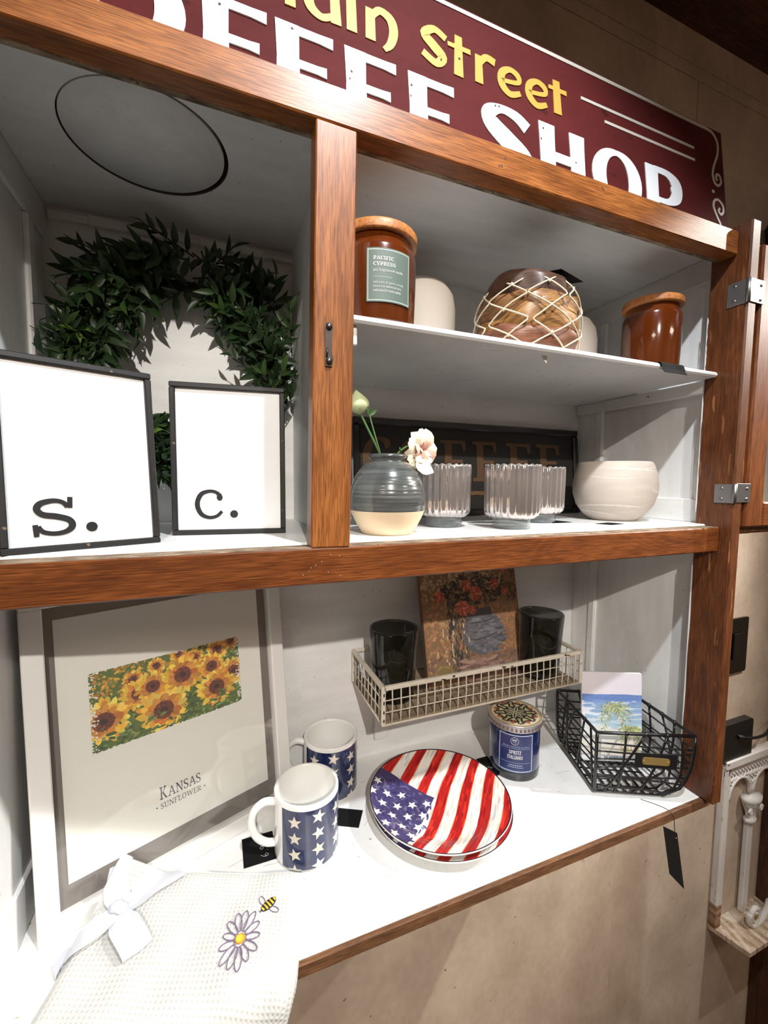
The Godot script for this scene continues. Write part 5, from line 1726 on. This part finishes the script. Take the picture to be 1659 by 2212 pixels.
# Wooden bowls with wavy rims, nested in a stack and tied up in a string net.
func netted_wood() -> void:
	var c := Vector3(0.297, SHELF, -0.0845)
	var tones := [[Color8(92, 56, 38), Color8(146, 94, 68), Color8(180, 128, 98)], [Color8(104, 70, 36), Color8(164, 118, 64), Color8(202, 156, 96)], [Color8(88, 58, 32), Color8(140, 98, 56), Color8(178, 134, 84)], [Color8(48, 30, 22), Color8(84, 54, 38), Color8(118, 80, 56)]]
	var t := thing("wood_bowl_stack", "stack of nested wavy wooden bowls tied up in a cream string net", "bowls", c)
	var lay := [[0.0, 0.030, 0.0640, 0.012, 2.0], [0.012, 0.052, 0.0620, 0.012, 4.4], [0.032, 0.072, 0.0600, 0.010, 0.7], [0.050, 0.093, 0.0540, 0.006, 3.0]]
	for k in 4:
		var l: Array = lay[k]
		var m := coated(tmat(wood_image(200 + k * 7, tones[k][0], tones[k][1], tones[k][2], 256, 128), 0.5, Vector3(5, 9, 1)), 0.15, 0.3)
		var st := begin()
		st.set_smooth_group(0)
		var n := 64
		var nv := 8
		var P := func(i: int, v: float, off: float) -> Vector3:
			var a := TAU * i / n
			var rimy: float = l[1] + l[3] * (0.6 * sin(a * 2.0 + l[4]) + 0.4 * sin(a * 3.0 + l[4] * 2.0))
			var y := lerpf(l[0], rimy, v)
			var fold := 1.0 + 0.030 * sin(a * 5.0 + v * 2.5 + k) + 0.018 * sin(a * 9.0 - v * 4.0 + k * 2.0)
			var r: float = l[2] * (0.80 + 0.20 * sin(PI * (0.12 + 0.55 * v))) * fold - off
			return Vector3(cos(a) * r, maxf(y - off * 0.2, 0.0003), sin(a) * r)
		for i in n:
			for j in nv:
				for off in [0.0, 0.0065]:
					var q := []
					var uv := []
					for d in [[0, 0], [1, 0], [1, 1], [0, 1]]:
						q.append(P.call(i + d[0], float(j + d[1]) / nv, off))
						uv.append(Vector2((i + d[0]) * 0.0062, (j + d[1]) * 0.006 + k * 0.03 + 0.0011 * (i + d[0])))
					quad_out(st, q, Vector3(q[0].x, 0.0, q[0].z) * (1.0 if off == 0.0 else -1.0), uv)
			var e := [P.call(i, 1.0, 0.0), P.call(i + 1, 1.0, 0.0), P.call(i + 1, 1.0, 0.0065), P.call(i, 1.0, 0.0065)]
			quad_out(st, e, Vector3.UP, [Vector2(i * 0.006, 0), Vector2(i * 0.006 + 0.006, 0), Vector2(i * 0.006 + 0.006, 0.006), Vector2(i * 0.006, 0.006)])
			var z := Vector3(0, (P.call(0, 0.3, 0.0) as Vector3).y, 0)
			quad_out(st, [z, P.call(i, 0.3, 0.0065), P.call(i + 1, 0.3, 0.0065)], Vector3.UP, [Vector2.ZERO, Vector2(0.02, 0), Vector2(0.02, 0.01)])
		part("bowl", done(st), m, t)
	# the net: strings that run to and fro between their neighbours, knotted where they cross
	var net := thing("string_net", "cream string net around the stack of wooden bowls", "net", c)
	var twine := mat(Color8(216, 202, 174), 0.85)
	var n := 8
	var rad := func(v: float) -> float:
		return 0.0672 * sqrt(maxf(0.05, 1.0 - pow(maxf(0.0, v - 0.45) / 0.66, 2.6))) - 0.005 * pow(1.0 - minf(1.0, v / 0.25), 2.0)
	for d in [-1.0, 1.0]:
		for i in n:
			var pts := []
			for j in 33:
				var v := j / 32.0
				var zig := absf(fposmod(v * 3.0, 2.0) - 1.0) - 0.5
				var a: float = TAU * (i + d * zig) / n + 0.25 + 0.05 * sin(v * 9.0 + i)
				var r: float = rad.call(v)
				pts.append(Vector3(cos(a) * r, 0.002 + 0.092 * v + 0.0012 * sin(i * 2.0 + v * 5.0), sin(a) * r))
			part("string", tube(pts, 0.0010, 5), twine, net)
	for i in n:
		for j in 3:
			var v := 1.0 / 6.0 + j / 3.0
			var a := TAU * i / n + 0.25 + 0.05 * sin(v * 9.0 + i)
			var r: float = rad.call(v)
			var p := Vector3(cos(a) * r, 0.002 + 0.092 * v, sin(a) * r)
			part("knot", tube([p - Vector3(0, 0.002, 0), p, p + Vector3(0, 0.002, 0)], [0.0010, 0.0018, 0.0010], 6), twine, net)

# ---------------------------------------------------------------- things on the floor of the upper right compartment
func build_floor_things() -> void:
	# vase
	var v := thing("bud_vase", "round grey glazed vase with a bare clay base beside the stile", "vase", Vector3(0.0945, FLOOR2, -0.0640))
	var prof := []
	var R := 0.0425
	for p in [[0.0265, 0.0], [0.029, 0.0015], [0.0345, 0.010], [0.0395, 0.020], [0.0418, 0.0265]]:
		prof.append(Vector2(p[0], p[1]))
	part("clay_base", lathe([Vector2(0, 0.0)] + prof, 64), mat(Color8(226, 204, 172), 0.8), v)
	var up := [Vector2(0.0418, 0.0265)]
	for i in 60:
		var s := (i + 1) / 60.0
		var y := lerpf(0.0265, 0.0795, s)
		var r := 0.0166 + 0.0262 * pow(maxf(0.0, 1.0 - pow(maxf(0.0, (y - 0.034) / 0.049), 2.3)), 0.72) if y > 0.034 else lerpf(0.0418, 0.0428, (y - 0.0265) / 0.0075)
		r += 0.00008 * sin(y * 1400.0) * (1.0 - pow(s, 6.0))
		up.append(Vector2(r, y))
	up += [Vector2(0.0168, 0.0815), Vector2(0.0205, 0.0838), Vector2(0.0218, 0.0856), Vector2(0.0212, 0.0880), Vector2(0.0195, 0.0890), Vector2(0.0165, 0.0882), Vector2(0.0150, 0.085), Vector2(0.0145, 0.075), Vector2(0.0, 0.074)]
	part("glazed_body", lathe(up, 72), coated(tmat(mottled(140, Color8(58, 61, 61), Color8(98, 101, 99), 64, 512, 0.02, 0.05), 0.25, Vector3(1, 8, 1)), 1.0, 0.03), v)
	flowers()
	# ribbed glasses
	var smoke := glass(Color(0.80, 0.77, 0.76), 0.11, 0.08)
	smoke.metallic = 0.8
	var wave := func(a: float, y: float) -> float: return 1.0 + (0.030 * sin(a * 24.0) if y > 0.016 else 0.0)
	var proto: Node3D = null
	for pl in [[Vector3(0.1935, FLOOR2, -0.1105), "ribbed smoky glass cup beside the grey vase"], [Vector3(0.2675, FLOOR2, -0.0650), "ribbed smoky glass cup in front, the middle one of the three"], [Vector3(0.3610, FLOOR2, -0.1200), "ribbed smoky glass cup behind, nearest the white bowl"]]:
		if proto == null:
			proto = thing("ribbed_glass", pl[1], "glass", pl[0], Basis.IDENTITY, "ribbed glasses")
			var gR := 0.0340
			part("cup", lathe([Vector2(0.0, 0.0125), Vector2(0.023, 0.0125), Vector2(0.0285, 0.0138), Vector2(0.0325, 0.0175), Vector2(gR, 0.023), Vector2(gR + 0.0005, 0.0785), Vector2(gR, 0.080), Vector2(gR - 0.0014, 0.0798), Vector2(gR - 0.002, 0.078), Vector2(gR - 0.0024, 0.024), Vector2(0.030, 0.0195), Vector2(0.023, 0.0165), Vector2(0.0, 0.016)], 144, wave), smoke, proto)
			part("foot", lathe([Vector2(0.0, 0.0), Vector2(0.0225, 0.0), Vector2(0.0242, 0.0012), Vector2(0.0245, 0.004), Vector2(0.0235, 0.010), Vector2(0.0238, 0.0125)], 48), glass(Color(0.52, 0.56, 0.57), 0.45, 0.03), proto)
			var rp := []
			for i in 144:
				var a := TAU * i / 144.0
				rp.append(Vector3(cos(a), 0, sin(a)) * (gR - 0.0007) * (1.0 + 0.030 * sin(a * 24.0)) + Vector3(0, 0.0797 + 0.0008 * sin(a * 24.0), 0))
			part("rim", tube(rp, 0.0009, 6, true), glass(Color(0.7, 0.68, 0.66), 0.6, 0.05), proto)
		else:
			var o := proto.duplicate()
			o.name = numbered("ribbed_glass")
			add_child(o)
			o.position = pl[0]
			o.rotation.y = 0.13 * (1 + taken["/ribbed_glass"])
			tag(o, pl[1], "glass", "ribbed glasses")
	# bowl
	var b := thing("round_bowl", "matt beige round bowl with pale sweeping streaks by the right wall", "bowl", Vector3(0.508, FLOOR2, -0.1165))
	var im := mottled(150, Color8(190, 178, 167), Color8(202, 191, 181), 512, 256, 0.01, 0.05)
	for i in 26:
		var a := Vector2(rng.randf() * 512, rng.randf() * 256)
		stroke(im, a, a + Vector2(rng.randf_range(60, 190), rng.randf_range(-14, 24)), rng.randf_range(1, 4), Color8(216, 206, 197), rng.randf_range(-8, 8))
	part("body", lathe([Vector2(0.0, 0.0), Vector2(0.032, 0.0), Vector2(0.036, 0.002), Vector2(0.046, 0.011), Vector2(0.0555, 0.025), Vector2(0.0605, 0.042), Vector2(0.0612, 0.056), Vector2(0.0590, 0.072), Vector2(0.0545, 0.0865), Vector2(0.0520, 0.0910), Vector2(0.0505, 0.0918), Vector2(0.0490, 0.0905), Vector2(0.0535, 0.075), Vector2(0.0565, 0.056), Vector2(0.0550, 0.042), Vector2(0.045, 0.02), Vector2(0.03, 0.009), Vector2(0.0, 0.007)], 72), tmat(im, 0.65, Vector3(1, 5, 1)), b)

func petal_mesh(l: float, w: float, cup: float, ruffle: float) -> ArrayMesh:
	var st := begin()
	st.set_smooth_group(0)
	var nu := 6
	var nv := 6
	var P := func(i: int, j: int) -> Vector3:
		var u := float(i) / nu * 2.0 - 1.0
		var v := float(j) / nv
		var ww := w * 0.5 * (0.35 + 0.65 * sin(PI * 0.5 * minf(1.0, v * 1.5))) * sqrt(maxf(0.0, 1.0 - pow(maxf(0.0, v - 0.55) / 0.62, 2.0)))
		return Vector3(u * ww, l * v * (1.0 - 0.08 * u * u), cup * l * (v * v * 0.9 - 0.35 * v) + cup * 0.5 * u * u * w * 0.5 + ruffle * sin(u * 5.0 + v * 3.0) * v * v)
	for i in nu:
		for j in nv:
			quad_out(st, [P.call(i, j), P.call(i + 1, j), P.call(i + 1, j + 1), P.call(i, j + 1)], Vector3(0, 0, 1), [Vector2.ZERO, Vector2.ZERO, Vector2.ZERO, Vector2.ZERO])
	return done(st)

func flowers() -> void:
	var green := mat(Color8(74, 108, 56), 0.55)
	var cream := mat(Color8(240, 230, 206), 0.7)
	var blush := mat(Color8(226, 184, 170), 0.7)
	var pink := mat(Color8(196, 130, 116), 0.7)
	for m in [cream, blush, pink]:
		m.backlight_enabled = true
		m.backlight = Color(0.25, 0.24, 0.2)
	var neck := Vector3(0.0945, FLOOR2 + 0.086, -0.064)
	# drooping open bloom
	var t := thing("drooping_rose", "cream and blush artificial bloom drooping over the vase's right side", "flower", neck)
	var head := Vector3(0.0405, 0.0085, 0.008)
	part("stem", tube(smooth_path([Vector3(0.004, -0.012, 0.002), Vector3(0.010, 0.003, 0.004), Vector3(0.019, 0.011, 0.006), Vector3(0.029, 0.014, 0.007), head + Vector3(-0.010, 0.004, 0)], 5), 0.0013, 6), green, t)
	for p in [Vector3(0.013, 0.007, 0.005), Vector3(0.024, 0.0135, 0.0065)]:
		part("node", tube([p, p + Vector3(-0.001, 0.004, 0.001)], [0.0014, 0.0004], 6), green, t)
	var face := Vector3(0.35, -0.12, 0.93).normalized()
	var fx := Vector3.UP.cross(face).normalized()
	var fb := Basis(fx, face.cross(fx), face)
	var big := petal_mesh(0.0205, 0.024, 0.55, 0.0014)
	var mid := petal_mesh(0.015, 0.018, 0.9, 0.001)
	var sm := petal_mesh(0.0095, 0.011, 1.2, 0.0006)
	for i in 18:
		var ring := 0 if i < 7 else (1 if i < 13 else 2)
		var a := TAU * i / 6.3 + ring * 0.5
		var m: ArrayMesh = [big, mid, sm][ring]
		var open: float = [0.85, 0.42, 0.12][ring]
		var o := part("petal", m, [cream, blush if i % 3 == 0 else cream, pink if i % 2 == 0 else blush][ring], t)
		var radial := fb * Vector3(cos(a), sin(a), 0)
		var y := (radial * open + face * (1.0 - open * 0.75)).normalized()
		var x := face.cross(radial).normalized()
		o.transform = Transform3D(Basis(x, y, x.cross(y)), head - face * 0.003 + radial * [0.0025, 0.002, 0.001][ring])
	var hang := part("petal", big, cream, t)
	hang.transform = Transform3D(Basis(Vector3(1, 0, -0.3).normalized(), Vector3(-0.25, -1, 0.25).normalized(), Vector3(0.3, -0.05, 1).normalized()).orthonormalized(), head + Vector3(-0.006, -0.009, 0.004))
	part("calyx", lathe([Vector2(0.0, -0.001), Vector2(0.003, 0.0), Vector2(0.004, 0.003), Vector2(0.002, 0.006)], 10), green, t).transform = Transform3D(Basis(Vector3(0, 0, 1), PI / 2), head + Vector3(-0.006, 0.002, 0))
	# closed bud, mostly behind the stile
	var b := thing("rose_bud", "pale green closed bud on a tall stem half hidden by the stile", "flower", neck)
	part("stem", tube(smooth_path([Vector3(-0.003, -0.012, 0), Vector3(-0.010, 0.006, -0.002), Vector3(-0.020, 0.026, -0.004), Vector3(-0.030, 0.046, -0.006)], 5), 0.0013, 6), green, b)
	part("side_stem", tube(smooth_path([Vector3(-0.0085, 0.003, -0.001), Vector3(-0.014, 0.020, -0.001), Vector3(-0.018, 0.034, -0.002), Vector3(-0.021, 0.046, -0.003)], 5), 0.0009, 6), green, b)
	var bp := []
	for i in 13:
		var s := i / 12.0
		bp.append(Vector2(0.0118 * sin(PI * pow(s, 0.75)), 0.027 * s))
	bp[0].x = 0.0
	bp[12].x = 0.0
	part("bud", lathe(bp, 20, func(a, y): return 1.0 + 0.05 * sin(a * 3.0 + y * 160.0)), mat(Color8(206, 214, 168), 0.6), b).transform = Transform3D(Basis(Vector3(0, 0, 1), 0.2), Vector3(-0.0305, 0.046, -0.006))
	var lm := leaf_mesh(0.012, 0.004, 0.2, 0.3)
	for i in 4:
		var a := TAU * i / 4.0 + 0.4
		var d := Vector3(cos(a) * 0.9, 0.55, sin(a) * 0.9).normalized()
		var x := d.cross(Vector3.UP).normalized()
		part("sepal", lm, green, b).transform = Transform3D(Basis(x, d, x.cross(d)), Vector3(-0.0305, 0.0465, -0.006))
	for i in 3:
		var d := Vector3([0.8, -0.3, 0.5][i], 0.7, [0.2, 0.5, -0.5][i]).normalized()
		var x := d.cross(Vector3(0, 0, 1)).normalized()
		part("small_leaf", lm, green, b).transform = Transform3D(Basis(x, d, x.cross(d)), Vector3(-0.021, 0.045, -0.003))

# ---------------------------------------------------------------- dark COFFEE board at the back
func build_coffee_board() -> void:
	var t := thing("coffee_board", "dark wooden COFFEE sign leaning on the back behind the glasses", "sign", Vector3(0.112, FLOOR2, -0.2415), lean(0.0, 5.0))
	var w := 0.458
	var h := 0.160
	part("board", span(Vector3(0.006, 0.006, -0.010), Vector3(w - 0.006, h - 0.006, -0.003), 0.0), tmat(mottled(161, Color8(20, 19, 19), Color8(38, 35, 32), 256, 128, 0.01, 0.04), 0.6, Vector3(2, 6, 1)), t)
	for r in [[0.0, 0.0, w, 0.012], [0.0, h - 0.012, w, h], [0.0, 0.012, 0.012, h - 0.012], [w - 0.012, 0.012, w, h - 0.012]]:
		part("frame_side", span(Vector3(r[0], r[1], -0.012), Vector3(r[2], r[3], 0.002), 0.0022), M.black_gloss, t)
	var tan_ := tmat(mottled(162, Color8(92, 66, 42), Color8(122, 90, 58), 128, 128, 0.03, 0.05, 30, Color8(40, 34, 30)), 0.7, Vector3(20, 20, 1))
	var serif := font("Droid Serif", 700)
	var xs := [0.004, 0.067, 0.142, 0.206, 0.277, 0.345]
	for i in 6:
		var o := part("letter", text_mesh("COFFEE"[i], serif, [0.048, 0.058, 0.050, 0.050, 0.058, 0.058][i], 0.070, 0.0010), tan_, t)
		o.position = Vector3(xs[i] + 0.012, 0.060, -0.003)
	part("rule", span(Vector3(0.17, 0.036, -0.003), Vector3(0.30, 0.043, -0.002), 0.0003), tan_, t)

# ---------------------------------------------------------------- black price tags
func flat_tag(label: String, pts: Array, y: float, group := "black price tags") -> Node3D:
	var t := thing("price_tag", label, "price tag", Vector3(pts[0][0], y, pts[0][1]), Basis.IDENTITY, group)
	var q := PackedVector2Array()
	for p in pts:
		q.append(Vector2(p[0] - pts[0][0], -(p[1] - pts[0][1])))
	part("card", prism(q, 0.0006, Transform3D(Basis(Vector3(1, 0, 0), -PI / 2), Vector3.ZERO)), M.tag, t)
	return t

func scribble(parent: Node, at: Transform3D, pts: Array, w := 0.00022) -> void:
	var p := []
	for q in pts: p.append(at * Vector3(q[0], q[1], 0.0004))
	part("chalk_mark", tube(smooth_path(p, 4), w, 4), M.chalk, parent)

func digits(parent: Node, s: String, xf: Transform3D, h: float) -> void:
	var shapes := {
		"9": [[0.55, 0.75], [0.35, 0.95], [0.1, 0.8], [0.2, 0.55], [0.5, 0.6], [0.55, 0.85], [0.5, 0.3], [0.4, 0.0]],
		"5": [[0.6, 0.95], [0.2, 0.95], [0.15, 0.55], [0.45, 0.6], [0.58, 0.35], [0.4, 0.05], [0.1, 0.1]],
		"6": [[0.5, 0.95], [0.2, 0.6], [0.15, 0.2], [0.35, 0.0], [0.58, 0.2], [0.4, 0.42], [0.17, 0.25]],
		".": [[0.25, 0.0], [0.3, 0.05]],
	}
	var x := 0.0
	for ch in s:
		var p := []
		for q in shapes[ch]: p.append([(x + q[0]) * h, q[1] * h])
		scribble(parent, xf, p)
		x += 0.45 if ch == "." else 0.85

func build_tags() -> void:
	flat_tag("black price tag lying between the front mug and the plates", [[0.0620, -0.1790], [0.0995, -0.1590], [0.0845, -0.1325], [0.0525, -0.1495]], LOW)
	var h := flat_tag("black price tag with chalk figures lying behind the front mug's handle", [[-0.0640, -0.1690], [-0.0250, -0.1690], [-0.0250, -0.1250], [-0.0640, -0.1250]], LOW)
	digits(h, "6.95", Transform3D(Basis(Vector3(0, 0, -1), Vector3(-1, 0, 0), Vector3(0, 1, 0)), Vector3(0.030, 0.0006, 0.038)), 0.0095)
	var s := flat_tag("black price tag lying under the blue candle's left side", [[0.314, -0.196], [0.336, -0.196], [0.336, -0.150], [0.314, -0.150]], LOW)
	scribble(s, Transform3D(Basis(Vector3(1, 0, 0), Vector3(0, 0, -1), Vector3(0, 1, 0)), Vector3(0.004, 0.0006, 0.03)), [[0, 0], [0.003, 0.006], [0.006, 0.001], [0.008, 0.005]])
	flat_tag("black price tag lying in front of the beige bowl", [[0.420, -0.0700], [0.452, -0.0760], [0.458, -0.0560], [0.428, -0.0500]], FLOOR2)
	flat_tag("black price tag sticking out from under the rear ribbed glass", [[0.360, -0.130], [0.398, -0.130], [0.404, -0.098], [0.366, -0.095]], FLOOR2)
	# a curled tag at the edge of the inner shelf
	var c := thing("price_tag", "black curled price tag bent over the inner shelf edge by the plain amber candle", "price tag", Vector3(0.456, SHELF, -0.03), Basis.IDENTITY, "black price tags")
	var st := begin()
	st.set_smooth_group(0)
	var prof := [Vector2(-0.008, 0.0006), Vector2(0.008, 0.0006), Vector2(0.0155, 0.0008), Vector2(0.0185, -0.002), Vector2(0.0195, -0.008), Vector2(0.022, -0.0135)]
	for off in [0.0, 0.0006]:
		for i in prof.size() - 1:
			var a: Vector2 = prof[i]
			var b: Vector2 = prof[i + 1]
			quad_out(st, [Vector3(0.0, a.y + off, a.x), Vector3(0.044, a.y + off, a.x), Vector3(0.047, b.y + off, b.x), Vector3(0.002, b.y + off, b.x)], Vector3(0, 1, 0.6) * (1.0 if off > 0.0 else -1.0), [Vector2.ZERO, Vector2.ZERO, Vector2.ZERO, Vector2.ZERO])
	part("card", done(st), M.tag, c)
	# tag on the netted wood
	var n := thing("price_tag", "black price tag on top of the netted wooden bowls", "price tag", Vector3(0.326, SHELF + 0.1075, -0.062), Basis(Vector3(0, 1, 0), 0.25) * Basis(Vector3(0, 0, 1), -0.03) * Basis(Vector3(1, 0, 0), 0.22), "black price tags")
	part("card", box_mesh(Vector3(0.01, 0, 0), Vector3(0.050, 0.0007, 0.030), 0.0001), M.tag, n)
	part("thread", tube(smooth_path([Vector3(-0.012, 0.0005, -0.004), Vector3(-0.018, -0.002, -0.008), Vector3(-0.022, -0.018, -0.012)], 4), 0.0006, 5), M.black, n)
	# tag hanging from the wire basket
	var g := thing("hanging_tag", "long black tag hanging on a thread from the wire basket below the shelf edge", "price tag", Vector3(0.507, LOW, 0.006))
	part("card", prism(PackedVector2Array([Vector2(-0.020, -0.010), Vector2(0.006, -0.026), Vector2(0.026, -0.117), Vector2(-0.003, -0.086)]), 0.0009, Transform3D(Basis(Vector3(0, 1, 0), -0.1), Vector3(0, 0, 0.002))), M.black, g)
	part("eyelet", tube([Vector3(0.0045, -0.0335, 0.0028), Vector3(0.0045, -0.0335, 0.0036)], 0.0011, 8), M.steel, g)
	part("thread", tube(smooth_path([Vector3(-0.020, 0.0042, -0.034), Vector3(-0.006, 0.003, -0.018), Vector3(0.0, 0.0022, -0.005), Vector3(0.0015, -0.006, 0.0005), Vector3(0.002, -0.020, 0.002), Vector3(0.0045, -0.0335, 0.0032)], 5), 0.0005, 5), M.black, g)

# ---------------------------------------------------------------- things on the wall at the right
func build_wall_things() -> void:
	var f := thing("switch_plate", "glossy black switch plate on the wall right of the post", "switch plate", Vector3(1.168, -0.360, WALL))
	part("plate", prism(round_rect(-0.046, -0.0735, 0.046, 0.0735, 0.006), 0.006), M.black_gloss, f)
	part("rocker", span(Vector3(-0.018, -0.035, 0.006), Vector3(0.018, 0.035, 0.010), 0.0015), M.black_gloss, f)
	var p := thing("power_adapter", "black power adapter plugged into the wall under the switch plate", "adapter", Vector3(1.186, -0.618, WALL))
	part("body", prism(round_rect(-0.058, -0.054, 0.058, 0.054, 0.008), 0.018), coated(mat(Color8(24, 25, 26), 0.4), 0.3, 0.2), p)
	part("cord", tube(smooth_path([Vector3(0.0, 0.014, 0.018), Vector3(0.022, 0.012, 0.030), Vector3(0.06, 0.006, 0.030), Vector3(0.10, 0.006, 0.028), Vector3(0.15, 0.016, 0.016), Vector3(0.20, 0.03, 0.010)], 6), 0.0036, 7), M.black, p)
	part("strain_relief", tube([Vector3(-0.006, 0.0145, 0.018), Vector3(0.014, 0.0125, 0.028)], [0.0065, 0.0042], 8), M.black, p)
	wall_planter()
	ornate_shelf()

func wall_planter() -> void:
	var t := thing("wall_planter", "black metal wall planter with green leaves above the open door", "planter", Vector3(1.215, 0.60, WALL + 0.07))
	part("bowl", lathe([Vector2(0.0, -0.02), Vector2(0.03, -0.018), Vector2(0.062, 0.004), Vector2(0.078, 0.04), Vector2(0.082, 0.08), Vector2(0.078, 0.081), Vector2(0.072, 0.045), Vector2(0.05, 0.01), Vector2(0.0, 0.0)], 32), M.black, t)
	part("hook_plate", span(Vector3(-0.01, 0.04, -0.07), Vector3(0.01, 0.15, -0.066), 0.0008), M.black, t)
	var lm := leaf_mesh(0.05, 0.02, 0.3, 0.35)
	var gm := mat(Color8(96, 116, 64), 0.6)
	for i in 22:
		var a := TAU * i / 11.0
		var d := Vector3(cos(a) * 0.8, 0.35 + 0.5 * rng.randf(), sin(a) * 0.8).normalized()
		if d.z < -0.6: continue
		var x := d.cross(Vector3.UP).normalized()
		part("leaf", lm, gm, t).transform = Transform3D(Basis(x, d, x.cross(d)), Vector3(cos(a) * 0.03, 0.06, sin(a) * 0.03))

func ornate_shelf() -> void:
	# cast white shelf: lattice, arches, a column and a scroll on a ledge, its paint worn to rust
	var o := Vector3(1.139, -0.668, WALL)
	var t := thing("ornate_wall_shelf", "distressed white ornamental wall shelf with lattice, column and scroll", "wall shelf", o)
	var im := mottled(181, Color8(216, 210, 204), Color8(234, 230, 226), 128, 512, 0.02, 0.01, 26, Color8(134, 84, 56))
	for i in 10:
		var a := Vector2(rng.randf() * 128, rng.randf() * 512)
		stroke(im, a, a + Vector2(rng.randf_range(-6, 6), rng.randf_range(10, 40)), 5, Color8(96, 78, 84))
	var w := tmat(im, 0.6, Vector3(2, 6, 1))
	var rust := tmat(mottled(182, Color8(112, 66, 38), Color8(190, 168, 140), 128, 128, 0.05, 0.02), 0.7, Vector3(8, 8, 1))
	part("frame_side", span(Vector3(0, -0.405, 0), Vector3(0.024, 0.0, 0.018), 0.002), w, t)
	part("frame_side", span(Vector3(0.0, -0.470, 0.0), Vector3(0.024, -0.405, 0.018), 0.002), rust, t)
	part("frame_side", span(Vector3(0.236, -0.470, 0), Vector3(0.26, 0.0, 0.018), 0.002), w, t)
	part("frame_top", span(Vector3(-0.002, -0.018, 0), Vector3(0.262, 0.004, 0.022), 0.002), w, t)
	# lattice strips woven over and under, trimmed by the frame and the two arches
	for d in [-1.0, 1.0]:
		for i in 34:
			var x := -0.10 + i * 0.0135
			var pts := []
			for j in 19:
				var s := j / 18.0
				var px: float = x + d * s * 0.10 + (0.0 if d > 0.0 else 0.10)
				var py := -0.018 - s * 0.10
				var edge := -0.118
				for cx in [0.076, 0.184]:
					if absf(px - cx) < 0.046:
						edge = maxf(edge, -0.112 + 0.052 * sqrt(1.0 - pow((px - cx) / 0.046, 2.0)))
				if px < 0.022 or px > 0.238 or py < edge:
					if pts.size() >= 2: break
					pts.clear()
					continue
				pts.append(Vector3(px, py, 0.009 + d * 0.0028 * cos(s * 0.10 / 0.0135 * PI)))
			if pts.size() >= 2:
				part("lattice_strip", tube(pts, 0.0036, 6), w, t)
	for cx in [0.076, 0.184]:
		var pts := []
		for i in 17:
			var a := PI * i / 16.0
			pts.append(Vector3(cx - 0.048 * cos(a), -0.116 + 0.056 * sin(a), 0.011))
		part("arch", tube(pts, 0.0055, 8), w, t)
	# column with its capital
	var c := part("column", span(Vector3(-0.012, -0.470, -0.006), Vector3(0.012, -0.196, 0.008), 0.003), w, t)
	c.position = Vector3(0.130, 0, 0.010)
	var cap := part("capital", lathe([Vector2(0.0, -0.2), Vector2(0.020, -0.2), Vector2(0.022, -0.196), Vector2(0.020, -0.19), Vector2(0.015, -0.187), Vector2(0.017, -0.172), Vector2(0.026, -0.154), Vector2(0.031, -0.147), Vector2(0.032, -0.139), Vector2(0.035, -0.135), Vector2(0.035, -0.127), Vector2(0.0, -0.124)], 24, func(a, y): return 1.0 + (0.09 * sin(a * 8.0) if y < -0.147 and y > -0.19 else 0.0)), w, t)
	cap.position = Vector3(0.130, 0, 0.014)
	cap.scale = Vector3(1.0, 1.0, 0.55)
	for s in [-1.0, 1.0]:
		var sp := []
		for i in 22:
			var a := i * 0.5
			var r := 0.009 * (1.0 - i / 26.0)
			sp.append(Vector3(s * (0.024 + r * cos(a)), -0.160 + r * sin(a), 0.026))
		part("capital_scroll", tube(sp, 0.0025, 6), w, t).position = Vector3(0.130, 0, 0.0)
	# ledge with a scroll
	var ledge := tmat(mottled(183, Color8(150, 118, 88), Color8(226, 218, 206), 128, 128, 0.05, 0.02, 20, Color8(96, 62, 40)), 0.7, Vector3(6, 6, 1))
	part("ledge", prism(PackedVector2Array([Vector2(-0.002, 0.0), Vector2(0.262, 0.0), Vector2(0.262, -0.088), Vector2(0.022, -0.088)]), 0.012, Transform3D(Basis(Vector3(1, 0, 0), -PI / 2), Vector3(0, -0.482, 0.0))), ledge, t)
	var sc := []
	for i in 34:
		var a := 2.6 + i * 0.36
		var r := 0.030 * (1.0 - i / 44.0)
		sc.append(Vector3(0.108 + r * cos(a) * 0.8, -0.437 + r * sin(a), 0.050))
	part("scroll", tube(sc, 0.0065, 8), w, t)
	part("scroll_boss", lathe([Vector2(0.0, -0.004), Vector2(0.013, 0.0), Vector2(0.011, 0.007), Vector2(0.0, 0.010)], 18), M.brass, t).transform = Transform3D(Basis(Vector3(1, 0, 0), PI / 2), Vector3(0.110, -0.437, 0.048))
	part("scroll_arm", tube(smooth_path([Vector3(0.098, -0.464, 0.050), Vector3(0.14, -0.468, 0.048), Vector3(0.19, -0.460, 0.04), Vector3(0.24, -0.452, 0.024)], 5), 0.008, 8), w, t)
